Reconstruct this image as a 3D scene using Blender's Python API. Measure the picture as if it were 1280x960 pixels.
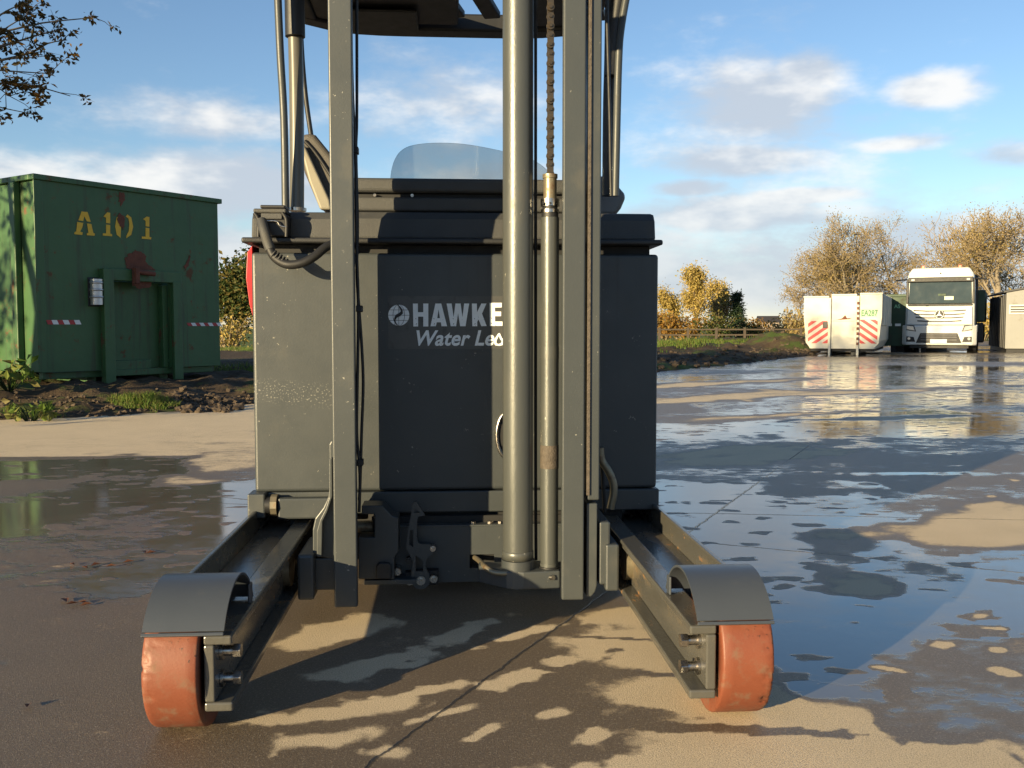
import bpy, bmesh, math, random
from mathutils import Vector, Matrix, noise as mnoise
R = math.radians
for o in list(bpy.data.objects): bpy.data.objects.remove(o)
scene = bpy.context.scene
col = scene.collection

# ------------------------------------------------------------------ camera
FPX, HC = 1190.0, 0.83
PITCH = math.atan(72.0/FPX); YAW = R(3.85)
cam_d = bpy.data.cameras.new('camera'); cam = bpy.data.objects.new('camera', cam_d); col.objects.link(cam)
cam_d.sensor_width = 36; cam_d.lens = 36*FPX/1280; cam_d.clip_end = 3000; cam_d.clip_start = .05
cam.location = (0, 0, HC); cam.rotation_euler = (R(90)-PITCH, 0, -YAW)
scene.camera = cam
scene.render.resolution_x = 1024; scene.render.resolution_y = 768

# ------------------------------------------------------------------ sun, sky, exposure
SUN_AZ = 180+44.5          # clockwise from +Y: behind the camera, to the left
SUN_EL = 10.5
sd = Vector((math.sin(R(SUN_AZ))*math.cos(R(SUN_EL)), math.cos(R(SUN_AZ))*math.cos(R(SUN_EL)), math.sin(R(SUN_EL))))
sun_d = bpy.data.lights.new('sun', 'SUN'); sun = bpy.data.objects.new('sun', sun_d); col.objects.link(sun)
sun_d.energy = 5.0; sun_d.angle = R(.5); sun_d.color = (1, .79, .45)
sun.rotation_euler = (-sd).to_track_quat('-Z', 'Y').to_euler(); sun.location = (-20, -20, 10)
scene.view_settings.view_transform = 'Standard'; scene.view_settings.look = 'None'
scene.view_settings.exposure = 1.2; scene.view_settings.gamma = 1
scene.cycles.max_bounces = 6; scene.cycles.diffuse_bounces = 3; scene.cycles.glossy_bounces = 4; scene.cycles.transmission_bounces = 4; scene.cycles.transparent_max_bounces = 6
try: scene.view_settings.use_curve_mapping = False
except Exception: pass

class NT:
    """tiny node-graph helper"""
    def __init__(s, tree): s.t = tree; s.n = tree.nodes; s.l = tree.links
    def new(s, typ, ins=None, **props):
        n = s.n.new(typ)
        for k, v in props.items(): setattr(n, k, v)
        for k, v in (ins or {}).items(): s.put(n.inputs[k], v)
        return n
    def put(s, sock, v):
        if isinstance(v, bpy.types.NodeSocket): s.l.new(v, sock)
        elif isinstance(v, bpy.types.Node): s.l.new(v.outputs[0], sock)
        else: sock.default_value = v
    def m(s, op, a, b=0.0, c=0.0, clamp=False):
        n = s.n.new('ShaderNodeMath'); n.operation = op; n.use_clamp = clamp
        s.put(n.inputs[0], a); s.put(n.inputs[1], b); s.put(n.inputs[2], c); return n.outputs[0]
    def ss(s, v, a, b):
        n = s.n.new('ShaderNodeMapRange'); n.interpolation_type = 'SMOOTHSTEP'
        s.put(n.inputs[0], v); s.put(n.inputs[1], a); s.put(n.inputs[2], b); return n.outputs[0]
    def mix(s, f, a, b, mode='MIX'):
        n = s.n.new('ShaderNodeMix'); n.data_type = 'RGBA'; n.blend_type = mode
        c4 = lambda v: tuple(v)+(1,) if isinstance(v, (tuple, list)) and len(v) == 3 else v
        s.put(n.inputs[0], f); s.put(n.inputs[6], c4(a)); s.put(n.inputs[7], c4(b)); return n.outputs[2]
    def noise(s, vec, scale, detail=4, rough=.55, out=0, dist=0.0):
        n = s.n.new('ShaderNodeTexNoise'); s.put(n.inputs['Vector'], vec)
        n.inputs['Scale'].default_value = scale; n.inputs['Detail'].default_value = detail
        n.inputs['Roughness'].default_value = rough; n.inputs['Distortion'].default_value = dist
        return n.outputs[out]

world = bpy.data.worlds.new('World'); scene.world = world; world.use_nodes = True
W = NT(world.node_tree); W.n.clear()
world.cycles.sampling_method = 'MANUAL'; world.cycles.sample_map_resolution = 512
sky = W.new('ShaderNodeTexSky', sky_type='NISHITA', sun_disc=False, sun_elevation=R(SUN_EL), sun_rotation=R(SUN_AZ))
sky.air_density = 1.0; sky.dust_density = .05; sky.ozone_density = 2.2
tc = W.new('ShaderNodeTexCoord')
nrm = W.new('ShaderNodeVectorMath', {0: tc.outputs['Generated']}, operation='NORMALIZE')
sep = W.new('ShaderNodeSeparateXYZ', {0: nrm})
az = W.m('ARCTAN2', sep.outputs[0], sep.outputs[1]); el = W.m('ARCSINE', sep.outputs[2])
elp = W.m('MAXIMUM', el, 0.0)
cv = W.new('ShaderNodeCombineXYZ', {0: W.m('MULTIPLY', az, 1.0), 1: W.m('MULTIPLY', elp, 2.2), 2: 0.0})
nbig = W.noise(cv, 5.6, 5, .6); nfine = W.noise(cv, 19, 4, .65)
nn = W.m('ADD', W.m('MULTIPLY', nbig, .64), W.m('MULTIPLY', nfine, .36))
BLOBS = []   # (azimuth deg, elevation deg, half width az, half width el, weight): the cloud banks of the day
def px_dir(px, py):
    l, v = px-640, py-480
    f = FPX*math.cos(PITCH)-v*math.sin(PITCH); d = v*math.cos(PITCH)+FPX*math.sin(PITCH)
    x = l*math.cos(YAW)+f*math.sin(YAW); y = f*math.cos(YAW)-l*math.sin(YAW)
    return x, y, -d
for px, py, wx, wy, wt in [(960, 130, 110, 60, .9), (1010, 90, 60, 30, .9), (1165, 112, 60, 24, 1.0), (930, 200, 130, 26, .9), (900, 270, 160, 30, 1.0),
                           (1230, 300, 180, 46, 1.0), (1050, 325, 240, 34, .7), (250, 150, 170, 34, .6), (270, 235, 190, 50, 1.0),
                           (560, 130, 170, 60, .62), (640, 230, 140, 40, .7), (520, 80, 110, 34, .4), (1290, 190, 90, 18, .7),
                           (30, 215, 120, 26, .6), (820, 300, 90, 40, .8), (1000, 245, 90, 14, .9), (980, 190, 230, 150, .46), (1120, 180, 60, 12, .9), (860, 235, 60, 14, .9), (560, 170, 200, 90, .40)]:
    x, y, z = px_dir(px, py); h = math.hypot(x, y)
    BLOBS.append((math.atan2(x, y), math.atan2(z, h), wx/FPX, wy/FPX, wt))
acc = None
for a0, e0, wa, we, wt in BLOBS:
    da = W.m('DIVIDE', W.m('SUBTRACT', az, a0), wa); de = W.m('DIVIDE', W.m('SUBTRACT', el, e0), we)
    q = W.m('ADD', W.m('MULTIPLY', da, da), W.m('MULTIPLY', de, de))
    b = W.m('MULTIPLY', W.m('EXPONENT', W.m('MULTIPLY', q, -1.0)), wt)
    acc = b if acc is None else W.m('MAXIMUM', acc, b)
# the rest of the sky carries scattered cloud of the same kind
wide = W.m('MULTIPLY', W.ss(W.noise(cv, 1.7, 3, .5), .52, .72), .55)
outside = W.ss(W.m('ABSOLUTE', W.m('SUBTRACT', az, YAW)), .62, .8)
acc = W.m('MAXIMUM', acc, W.m('MULTIPLY', wide, outside))
# thin grey stratus low over the whole horizon
low = W.m('MULTIPLY', W.m('SUBTRACT', 1.0, W.ss(el, .04, .19)), .86)
acc = W.m('MAXIMUM', acc, low)
dens = W.m('ADD', W.m('MULTIPLY', acc, .92), W.m('MULTIPLY', W.m('SUBTRACT', nn, .5), 1.5))
cmask = W.m('MULTIPLY', W.ss(dens, .14, .74), .90)
cmask = W.m('MULTIPLY', cmask, W.ss(el, -.02, .03))
# shading of the clouds: sunward tops bright, undersides grey blue
cv2 = W.new('ShaderNodeVectorMath', {0: cv.outputs[0], 1: (-.03, .075, 0)}, operation='ADD')
nb2 = W.noise(cv2, 5.6, 3, .55)
shade = W.m('MULTIPLY', W.ss(W.m('SUBTRACT', nbig, nb2), -.08, .16), W.m('ADD', .35, W.m('MULTIPLY', W.ss(el, .05, .16), .65)))
ccol = W.mix(shade, (3.35, 3.7, 4.2), (5.9, 5.8, 5.6))
skyc = W.mix(1.0, sky.outputs[0], (.97, 1.0, 1.08), 'MULTIPLY')
fin = W.mix(cmask, skyc, ccol)
bg = W.new('ShaderNodeBackground', {'Color': fin, 'Strength': .076})
wo = W.new('ShaderNodeOutputWorld', {'Surface': bg.outputs[0]})

# ------------------------------------------------------------------ projection helpers (pixel of the photo -> metric point)
def at(px, py, Y):
    x, y, z = px_dir(px, py); k = Y/y
    return Vector((x*k, Y, HC+z*k))
def on(px, py, Z=0.0):
    x, y, z = px_dir(px, py); k = (Z-HC)/z
    return Vector((x*k, y*k, Z))

# ------------------------------------------------------------------ mesh helpers
FR = {}
class MB:
    def __init__(s): s.v = []; s.f = []; s.sm = []
    def add(s, vs, fs, smooth=False):
        b = len(s.v); s.v += [tuple(p) for p in vs]
        for f in fs: s.f.append(tuple(i+b for i in f)); s.sm.append(smooth)
        return s
    def box(s, x0, x1, y0, y1, z0, z1):
        if x0 > x1: x0, x1 = x1, x0
        if y0 > y1: y0, y1 = y1, y0
        if z0 > z1: z0, z1 = z1, z0
        vs = [(x0,y0,z0),(x1,y0,z0),(x1,y1,z0),(x0,y1,z0),(x0,y0,z1),(x1,y0,z1),(x1,y1,z1),(x0,y1,z1)]
        return s.add(vs, [(0,3,2,1),(4,5,6,7),(0,1,5,4),(1,2,6,5),(2,3,7,6),(3,0,4,7)])
    def obox(s, c, dx, dy, dz, M=None):
        vs = []
        for a in (-.5, .5):
            for b in (-.5, .5):
                for k in (-.5, .5):
                    p = Vector((a*dx, b*dy, k*dz)); p = M @ p if M else p; vs.append(Vector(c)+p)
        return s.add(vs, [(0,1,3,2),(4,6,7,5),(0,4,5,1),(2,3,7,6),(0,2,6,4),(1,5,7,3)])
    def cyl(s, p0, p1, r0, r1=None, n=20, smooth=True, caps=True):
        p0 = Vector(p0); p1 = Vector(p1); r1 = r0 if r1 is None else r1
        d = (p1-p0).normalized(); a = d.orthogonal().normalized(); b = d.cross(a)
        vs = []
        for p, r in ((p0, r0), (p1, r1)):
            for i in range(n):
                t = 2*math.pi*i/n; vs.append(p+(a*math.cos(t)+b*math.sin(t))*r)
        s.add(vs, [(i, (i+1) % n, n+(i+1) % n, n+i) for i in range(n)], smooth)
        if caps: s.add(vs, [tuple(range(n))[::-1], tuple(range(n, 2*n))])
        return s
    def tube(s, pts, r, n=8, rs=None):
        pts = [Vector(p) for p in pts]; vs = []
        up = None
        for i, p in enumerate(pts):
            d = (pts[min(i+1, len(pts)-1)]-pts[max(i-1, 0)]).normalized()
            if up is None: up = d.orthogonal().normalized()
            up = (up-d*up.dot(d)).normalized(); b = d.cross(up)
            rr = rs[i] if rs else r
            for k in range(n):
                t = 2*math.pi*k/n; vs.append(p+(up*math.cos(t)+b*math.sin(t))*rr)
        fs = [(i*n+k, i*n+(k+1) % n, (i+1)*n+(k+1) % n, (i+1)*n+k) for i in range(len(pts)-1) for k in range(n)]
        s.add(vs, fs, True); m = len(pts)*n
        s.add(vs, [tuple(range(n))[::-1], tuple(range(m-n, m))])
        return s
    def prism(s, pts, d):
        """closed polygon of 3D points pushed along vector d"""
        pts = [Vector(p) for p in pts]; d = Vector(d); n = len(pts)
        nor = Vector((0, 0, 0))
        for i in range(n): nor += pts[i].cross(pts[(i+1) % n])
        if nor.dot(d) > 0: pts = pts[::-1]
        vs = pts+[p+d for p in pts]
        fs = [tuple(range(n)), tuple(range(2*n-1, n-1, -1))]+[(i, i+n, (i+1) % n+n, (i+1) % n) for i in range(n)]
        return s.add(vs, fs)
    def lathe(s, c, axis, prof, n=40, smooth=True):
        """prof: (distance along axis, radius) closed loop"""
        c = Vector(c); d = Vector(axis).normalized(); a = d.orthogonal().normalized(); b = d.cross(a); vs = []
        for h, r in prof:
            for i in range(n):
                t = 2*math.pi*i/n; vs.append(c+d*h+(a*math.cos(t)+b*math.sin(t))*r)
        k = len(prof)
        fs = [(j*n+i, j*n+(i+1) % n, ((j+1) % k)*n+(i+1) % n, ((j+1) % k)*n+i) for j in range(k) for i in range(n)]
        return s.add(vs, fs, smooth)
    def build(s, name, mat, parent=None, bevel=0, seg=2, auto=True, center=True):
        vs = [Vector(p) for p in s.v]
        if center and vs:
            lo = [min(p[i] for p in vs) for i in range(3)]; hi = [max(p[i] for p in vs) for i in range(3)]
            c = Vector([(a+b)/2 for a, b in zip(lo, hi)])
            if parent is None: c.z = lo[2]
        else: c = Vector((0, 0, 0))
        me = bpy.data.meshes.new(name); me.from_pydata([p-c for p in vs], [], s.f)
        for p, q in zip(me.polygons, s.sm): p.use_smooth = q
        bm = bmesh.new(); bm.from_mesh(me); bmesh.ops.recalc_face_normals(bm, faces=bm.faces); bm.to_mesh(me); bm.free()
        me.materials.append(mat)
        o = bpy.data.objects.new(name, me); col.objects.link(o)
        FR[o] = c
        if parent is not None: o.parent = parent; o.location = c-FR[parent]
        else: o.location = c
        if bevel:
            b = o.modifiers.new('bevel', 'BEVEL'); b.width = bevel; b.segments = seg; b.limit_method = 'ANGLE'; b.angle_limit = R(40)
            b.harden_normals = False
        return o
def thing(name, label, cat, loc, rotz=0, group=None, local=False):
    o = bpy.data.objects.new(name, None); col.objects.link(o); o.location = loc; o.rotation_euler = (0, 0, rotz)
    o.empty_display_size = .1; FR[o] = Vector((0, 0, 0)) if local else Vector(loc)
    tag(o, label, cat, group); return o
def tag(o, label, cat, group=None):
    o['label'] = label; o['category'] = cat
    if group: o['group'] = group
    return o
def struct(o): o['kind'] = 'structure'; return o
def copy_tree(o, parent=None):
    c = o.copy(); col.objects.link(c); c.parent = parent; FR[c] = FR.get(o, Vector((0, 0, 0)))
    for ch in o.children: copy_tree(ch, c)
    return c
def filled(loops, depth, name, mat, parent, M, bevel=0):
    """flat shape with holes (2D loops) extruded by depth; M maps (x, y, z) into the parent's frame"""
    cu = bpy.data.curves.new(name, 'CURVE'); cu.dimensions = '2D'; cu.fill_mode = 'BOTH'; cu.extrude = depth/2
    for lp in loops:
        sp = cu.splines.new('POLY'); sp.points.add(len(lp)-1); sp.use_cyclic_u = True
        for i, p in enumerate(lp): sp.points[i].co = (p[0], p[1], 0, 1)
    return curve_mesh(cu, name, mat, parent, M, bevel)
def curve_mesh(cu, name, mat, parent, M, bevel=0):
    t = bpy.data.objects.new('tmp', cu); col.objects.link(t)
    dg = bpy.context.evaluated_depsgraph_get(); me = bpy.data.meshes.new_from_object(t.evaluated_get(dg))
    bpy.data.objects.remove(t)
    mb = MB(); mb.add([M @ v.co for v in me.vertices], [tuple(p.vertices) for p in me.polygons])
    bpy.data.meshes.remove(me)
    return mb.build(name, mat, parent, bevel)
def text(body, size, name, mat, parent, M, depth=.001, bold=0.0, shear=0.0, sx=1.0, space=1.0):
    cu = bpy.data.curves.new(name, 'FONT'); cu.body = body; cu.size = size; cu.extrude = depth/2; cu.offset = bold; cu.shear = shear
    cu.space_character = space
    return curve_mesh(cu, name, mat, parent, M @ Matrix.Diagonal((sx, 1, 1, 1)))

# ------------------------------------------------------------------ materials
def pmat(name, c, rough=.5, metal=0.0, var=.12, vs=6, dirt=None, bump=0.0, bs=80, rvar=.12, spec=.5, coat=0.0, stretch=None, scr=None):
    m = bpy.data.materials.new(name); m.use_nodes = True; T = NT(m.node_tree); b = T.n['Principled BSDF']
    co = T.new('ShaderNodeTexCoord').outputs['Object']
    if stretch: co = T.new('ShaderNodeMapping', {'Vector': co, 'Scale': stretch}).outputs[0]
    n1 = T.noise(co, vs, 5, .6)
    base = T.mix(n1, tuple(max(0, k*(1-var*2)) for k in c), tuple(k*(1+var*2) for k in c))
    rv = T.m('ADD', rough-rvar, T.m('MULTIPLY', T.noise(co, vs*2.3, 4, .6), rvar*2), clamp=True)
    if dirt:
        dc, amt, ds = dirt
        dm = T.ss(T.noise(co, ds, 8, .65), 1-amt-.12, 1-amt+.12)
        base = T.mix(dm, base, dc); rv = T.m('ADD', rv, T.m('MULTIPLY', dm, .25), clamp=True)
    if scr:
        sc, amt, ds = scr
        sm = T.m('MULTIPLY', T.ss(T.noise(co, ds, 3, .7), .69-amt, .72-amt), T.ss(T.noise(co, ds*.12, 2), .5, .62))
        base = T.mix(sm, base, sc)
    T.put(b.inputs['Base Color'], base); T.put(b.inputs['Roughness'], rv)
    b.inputs['Metallic'].default_value = metal; b.inputs['Specular IOR Level'].default_value = spec
    b.inputs['Coat Weight'].default_value = coat; b.inputs['Coat Roughness'].default_value = .15
    if bump:
        bn = T.new('ShaderNodeBump', {'Strength': bump, 'Distance': .01, 'Height': T.noise(co, bs, 5, .6)})
        T.put(b.inputs['Normal'], bn.outputs[0])
    return m
GREY = (.040, .046, .049)
M_grey = pmat('truck_grey_paint', GREY, .45, 0, .07, 5, dirt=((.058, .058, .053), .34, 3.5), bump=.05, bs=220, scr=((.22, .21, .18), .02, 70))
M_rail = pmat('mast_paint', (.046, .052, .054), .42, 0, .06, 4, dirt=((.062, .062, .056), .36, 4), bump=.04, bs=180, scr=((.3, .29, .25), .015, 70))
M_dark = pmat('dark_plastic', (.014, .0145, .016), .5, 0, .1, 9, bump=.12, bs=400)
M_hood = pmat('hood_plastic', (.042, .043, .043), .58, 0, .1, 6, dirt=((.085, .078, .062), .35, 5), bump=.25, bs=500)
M_black = pmat('black_rubber', (.012, .012, .013), .55, 0, .1, 20)
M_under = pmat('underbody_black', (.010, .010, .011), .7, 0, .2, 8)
M_cyl = pmat('cylinder_paint', (.075, .080, .076), .36, .25, .07, 5, dirt=((.095, .088, .07), .33, 6), bump=.06, bs=160, scr=((.35, .33, .28), .03, 60), stretch=(1, 1, .5))
M_steel = pmat('bright_steel', (.42, .40, .37), .28, 1.0, .12, 30, dirt=((.20, .13, .08), .36, 25))
M_chain = pmat('oiled_chain', (.105, .082, .058), .36, .8, .25, 60, dirt=((.05, .035, .02), .4, 40))
M_rust = pmat('rusty_band', (.095, .078, .062), .75, .2, .3, 60, bump=.4, bs=200)
M_guard = pmat('fender_paint', (.048, .056, .069), .36, 0, .05, 6, bump=.04, bs=260, dirt=((.09, .088, .08), .28, 9))
M_arm = pmat('support_arm_paint', (.075, .073, .066), .24, 0, .1, 7, dirt=((.15, .11, .065), .38, 7), bump=.08, bs=90, scr=((.30, .16, .07), .05, 30), stretch=(1, .45, 1))
M_red = pmat('red_panel', (.42, .02, .02), .3, 0, .06, 6, coat=.4)
M_white = pmat('white_decal', (.80, .84, .86), .45, 0, .06, 30, scr=((.07, .07, .07), .08, 120))
M_pipe = pmat('worn_pipe', (.22, .19, .13), .4, .5, .25, 30, dirt=((.12, .06, .03), .4, 30))
M_pillar = pmat('pillar_paint', (.11, .105, .088), .35, .1, .06, 5)
M_tyre = pmat('orange_polyurethane', (.165, .046, .022), .55, 0, .06, 6, dirt=((.15, .075, .045), .40, 30), bump=.07, bs=150, scr=((.05, .02, .012), .075, 75))

def body_paint():
    m = M_grey.copy(); m.name = 'battery_cover_paint'; T = NT(m.node_tree); b = T.n['Principled BSDF']
    ge = T.new('ShaderNodeNewGeometry').outputs['Position']; sp = T.new('ShaderNodeSeparateXYZ', {0: ge})
    old = b.inputs['Base Color'].links[0].from_socket
    # dried splash: pale specks in an uneven band, and thin vertical run marks
    bandz = T.m('ADD', sp.outputs[2], T.m('MULTIPLY', sp.outputs[0], .10))
    d = T.m('ABSOLUTE', T.m('SUBTRACT', bandz, .575))
    band = T.m('MULTIPLY', T.m('SUBTRACT', 1.0, T.ss(d, .012, .05)), T.m('SUBTRACT', 1.0, T.ss(sp.outputs[0], -.36, -.2)))
    sk = T.ss(T.noise(ge, 170, 2, .6), .57, .68)
    c = T.mix(T.m('MULTIPLY', T.m('MULTIPLY', band, sk), .45), old, (.42, .40, .34))
    mp = T.new('ShaderNodeMapping', {'Vector': ge, 'Scale': (38, 1, 1.1)})
    run = T.m('MULTIPLY', T.ss(T.noise(mp, 1.0, 4, .6), .52, .70), .6)
    run = T.m('MULTIPLY', run, T.ss(sp.outputs[2], .6, 1.05))
    c = T.mix(run, c, (.03, .03, .03))
    sc = T.m('MULTIPLY', T.ss(T.noise(ge, 30, 3, .7), .71, .74), .25)
    c = T.mix(sc, c, (.25, .24, .2))
    T.put(b.inputs['Base Color'], c); return m
M_body = body_paint()

# ------------------------------------------------------------------ ground
CRK = [(on(455, 960), on(742, 752)), (on(843, 641), on(1092, 646)), (on(962, 686), on(1280, 716))]
def ground_mat():
    m = bpy.data.materials.new('wet_concrete'); m.use_nodes = True; T = NT(m.node_tree); b = T.n['Principled BSDF']
    ge = T.new('ShaderNodeNewGeometry').outputs['Position']; sp = T.new('ShaderNodeSeparateXYZ', {0: ge})
    wet = T.new('ShaderNodeAttribute', attribute_name='wet').outputs['Fac']
    mp = T.new('ShaderNodeMapping', {'Vector': ge, 'Rotation': (0, 0, R(24)), 'Scale': (1.0, 1.6, 1)}).outputs[0]
    n1 = T.noise(mp, 2.1, 3, .5); n2 = T.noise(mp, 9.5, 3, .5); n3 = T.noise(ge, 60, 4, .65); n4 = T.noise(mp, 24, 3, .55)
    w = T.m('ADD', wet, T.m('MULTIPLY', T.m('SUBTRACT', n1, .5), .34))
    w = T.m('ADD', w, T.m('MULTIPLY', T.m('SUBTRACT', n2, .5), .30))
    w = T.m('ADD', w, T.m('MULTIPLY', T.m('SUBTRACT', n4, .5), .16))
    wv = T.new('ShaderNodeVectorMath', {0: mp, 1: T.new('ShaderNodeVectorMath', {0: T.noise(mp, 7, 2, .5, out=1), 1: (.22, .22, 0)}, operation='MULTIPLY').outputs[0]}, operation='ADD')
    vo = T.new('ShaderNodeTexVoronoi', {'Vector': wv.outputs[0], 'Scale': 5.5}); isl = T.m('SUBTRACT', 1.0, T.ss(vo.outputs['Distance'], .20, .36))
    isl = T.m('MULTIPLY', isl, T.ss(wet, .60, .68)); w = T.m('SUBTRACT', w, T.m('MULTIPLY', isl, .22))
    wf = T.m('ADD', w, T.m('MULTIPLY', T.m('SUBTRACT', n3, .5), .30))
    damp = T.ss(wf, .24, .48); pud = T.ss(w, .62, .72)
    g1 = T.noise(ge, 300, 3, .7); g2 = T.noise(ge, 3.2, 5, .6); g3 = T.noise(ge, 900, 2, .6)
    dry = T.mix(g2, (.52, .41, .26), (.70, .56, .37))
    dry = T.mix(T.m('MULTIPLY', T.ss(g1, .46, .66), .75), dry, (.25, .185, .115))
    dmp = T.mix(g2, (.090, .064, .040), (.155, .113, .070))
    dmp = T.mix(T.m('MULTIPLY', T.ss(T.noise(ge, 170, 3, .75), .53, .66), .85), dmp, (.30, .25, .185))
    dmp = T.mix(T.m('MULTIPLY', T.ss(T.noise(ge, 210, 2, .7), .56, .68), .7), dmp, (.030, .023, .017))
    pc = T.mix(g2, (.095, .084, .068), (.165, .145, .115))
    c = T.mix(damp, dry, dmp); c = T.mix(pud, c, pc)
    # slab joint
    jm = None
    for a, e in CRK:
        d = (e-a).normalized(); nx, ny = -d.y, d.x; k = -(nx*a.x+ny*a.y)
        wob = T.m('MULTIPLY', T.m('SUBTRACT', T.noise(ge, 14, 4, .7), .5), .028)
        dist = T.m('ABSOLUTE', T.m('ADD', T.m('ADD', T.m('MULTIPLY', sp.outputs[0], nx), T.m('MULTIPLY', sp.outputs[1], ny)), T.m('ADD', wob, k)))
        j = T.m('SUBTRACT', 1.0, T.ss(dist, .001, .0055))
        jm = j if jm is None else T.m('MAXIMUM', jm, j)
    c = T.mix(T.m('MULTIPLY', jm, .85), c, (.018, .014, .011))
    T.put(b.inputs['Base Color'], c)
    r = T.m('ADD', .85, T.m('MULTIPLY', damp, -.40)); grain = T.m('MULTIPLY', T.noise(ge, 260, 2, .6), .25)
    r = T.m('ADD', r, T.m('MULTIPLY', T.m('SUBTRACT', grain, .12), damp))
    mr = T.new('ShaderNodeMix', {0: pud, 2: r, 3: T.m('ADD', .02, T.m('MULTIPLY', T.m('SUBTRACT', 1.0, T.ss(w, .68, .90)), .17))}); T.put(b.inputs['Roughness'], mr.outputs[0])
    b.inputs['IOR'].default_value = 1.75
    h = T.m('ADD', T.m('MULTIPLY', g1, .7), T.m('MULTIPLY', g3, .3))
    h = T.m('SUBTRACT', T.m('MULTIPLY', h, T.m('SUBTRACT', 1.0, T.m('MULTIPLY', pud, .985))), T.m('MULTIPLY', jm, 2.0))
    rip = T.m('MULTIPLY', T.noise(ge, 5, 2, .5), T.m('MULTIPLY', pud, .10))
    bn = T.new('ShaderNodeBump', {'Strength': .9, 'Distance': .005, 'Height': T.m('ADD', h, rip)})
    T.put(b.inputs['Normal'], bn.outputs[0]); return m
# wetness painted in metres on the slab: (pixel of the centre, half axes in m along/across, angle, value, softness)
def blob(px, py, ra, rb, ang, val, soft=.5, k=1.0):
    p = on(px, py); return (p.x, p.y, ra, rb, R(ang), val, soft, k)
WET = [blob(150, 640, .95, 1.05, 0, .86, .6), blob(60, 585, 1.6, .45, 8, .80, .5), blob(230, 700, .30, .32, 0, .76, .5), blob(30, 690, .5, .45, 0, .66, .5),
       blob(90, 850, .7, .45, 0, .55, .5),
       blob(140, 534, 2.2, .55, 28, .14, .4), blob(300, 575, .35, .5, 0, .30, .5), blob(250, 512, .5, .10, 30, .80, .5),
       # foreground: dry sweep by the right arm, damp centre with dry streaks
       blob(900, 868, .27, .20, 0, .06, .4), blob(1010, 925, .40, .12, -8, .04, .4), blob(1120, 952, .25, .08, -20, .06, .5), blob(800, 815, .20, .15, -20, .12, .4), blob(780, 770, .12, .08, 0, .2, .5),
       blob(650, 845, .13, .035, 38, .06, .6), blob(580, 790, .15, .035, 50, .14, .6), blob(420, 790, .16, .09, 50, .12, .5), blob(470, 830, .2, .05, 30, .16, .5),
       blob(622, 905, .12, .016, 50, .0, .5), blob(742, 920, .06, .022, 75, .02, .6), blob(690, 893, .045, .024, 40, .12, .7), blob(822, 955, .05, .016, 0, .04, .6),
       blob(440, 888, .15, .04, 14, .12, .6), blob(660, 790, .12, .025, 30, .14, .6), blob(490, 940, .05, .025, 0, .2, .7), blob(400, 925, .10, .035, 10, .22, .7), blob(560, 890, .08, .018, 30, .16, .7),
       blob(540, 862, .07, .02, 25, .12, .7),
       # tyre swipes left damp across the dry sweep
       blob(800, 842, .34, .018, -13, .56, .6), blob(870, 910, .40, .026, -10, .56, .6), blob(770, 798, .14, .011, -12, .56, .6), blob(690, 865, .24, .035, 52, .54, .6),
       blob(690, 945, .2, .05, -5, .54, .6), blob(800, 890, .1, .04, -10, .42, .7), blob(1010, 955, .34, .06, -4, -.06, .5), blob(930, 880, .2, .06, -8, .0, .5), blob(1150, 958, .22, .05, -10, -.02, .6),
       # right hand sheet of water with damp islands
       blob(1080, 700, .75, 1.0, 10, .79, .4), blob(1200, 850, .34, .32, 10, .66, .5), blob(1180, 905, .16, .10, 0, .60, .5), blob(1000, 800, .22, .28, 0, .84, .4),
       blob(1000, 660, .5, .35, 0, .82, .5), blob(1270, 655, .75, .30, 28, .08, .5), blob(1090, 600, 1.2, .34, 18, .57, .4), blob(1180, 575, 1.0, .20, 5, .56, .5),  # right-edge blob: dry concrete, pale tone also painted to widen the sunlit triangle
       blob(930, 572, .8, .35, 25, .46, .5), blob(1170, 592, .45, .05, -4, .86, .8), blob(890, 620, .35, .5, 0, .86, .5),
       blob(960, 560, 1.0, .18, 25, .22, .5), blob(880, 545, .7, .3, 30, .74, .5), blob(900, 525, 1.3, .22, 28, .40, .5), blob(920, 495, 2.0, .35, 35, .30, .5),
       blob(1150, 530, 2.6, .9, 10, .86, .5), blob(1000, 512, 1.6, .3, 25, .76, .5), blob(1020, 470, 4.5, 1.3, 25, .76, .5), blob(1000, 518, .9, .09, 20, .20, .5), blob(1120, 522, .9, .10, 10, .20, .5), blob(880, 480, 1.5, .35, 35, .12, .5), blob(940, 572, .7, .16, 22, .10, .6), blob(860, 500, 1.0, .18, 35, .10, .5), blob(1080, 490, 1.8, .2, 22, .2, .5)]
rw = random.Random(5)
for px, py in [(1180, 806), (1225, 770), (1248, 812), (1255, 840), (1240, 785), (1120, 838), (1270, 600), (1240, 620)]:
    WET.append(blob(px, py, rw.uniform(.02, .05), rw.uniform(.012, .025), rw.uniform(-60, 40), .05, .9))
def fb(x, y, s, seed=0):
    return mnoise.fractal(Vector((x*s, y*s, seed)), 1.0, 2.0, 4)
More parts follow.
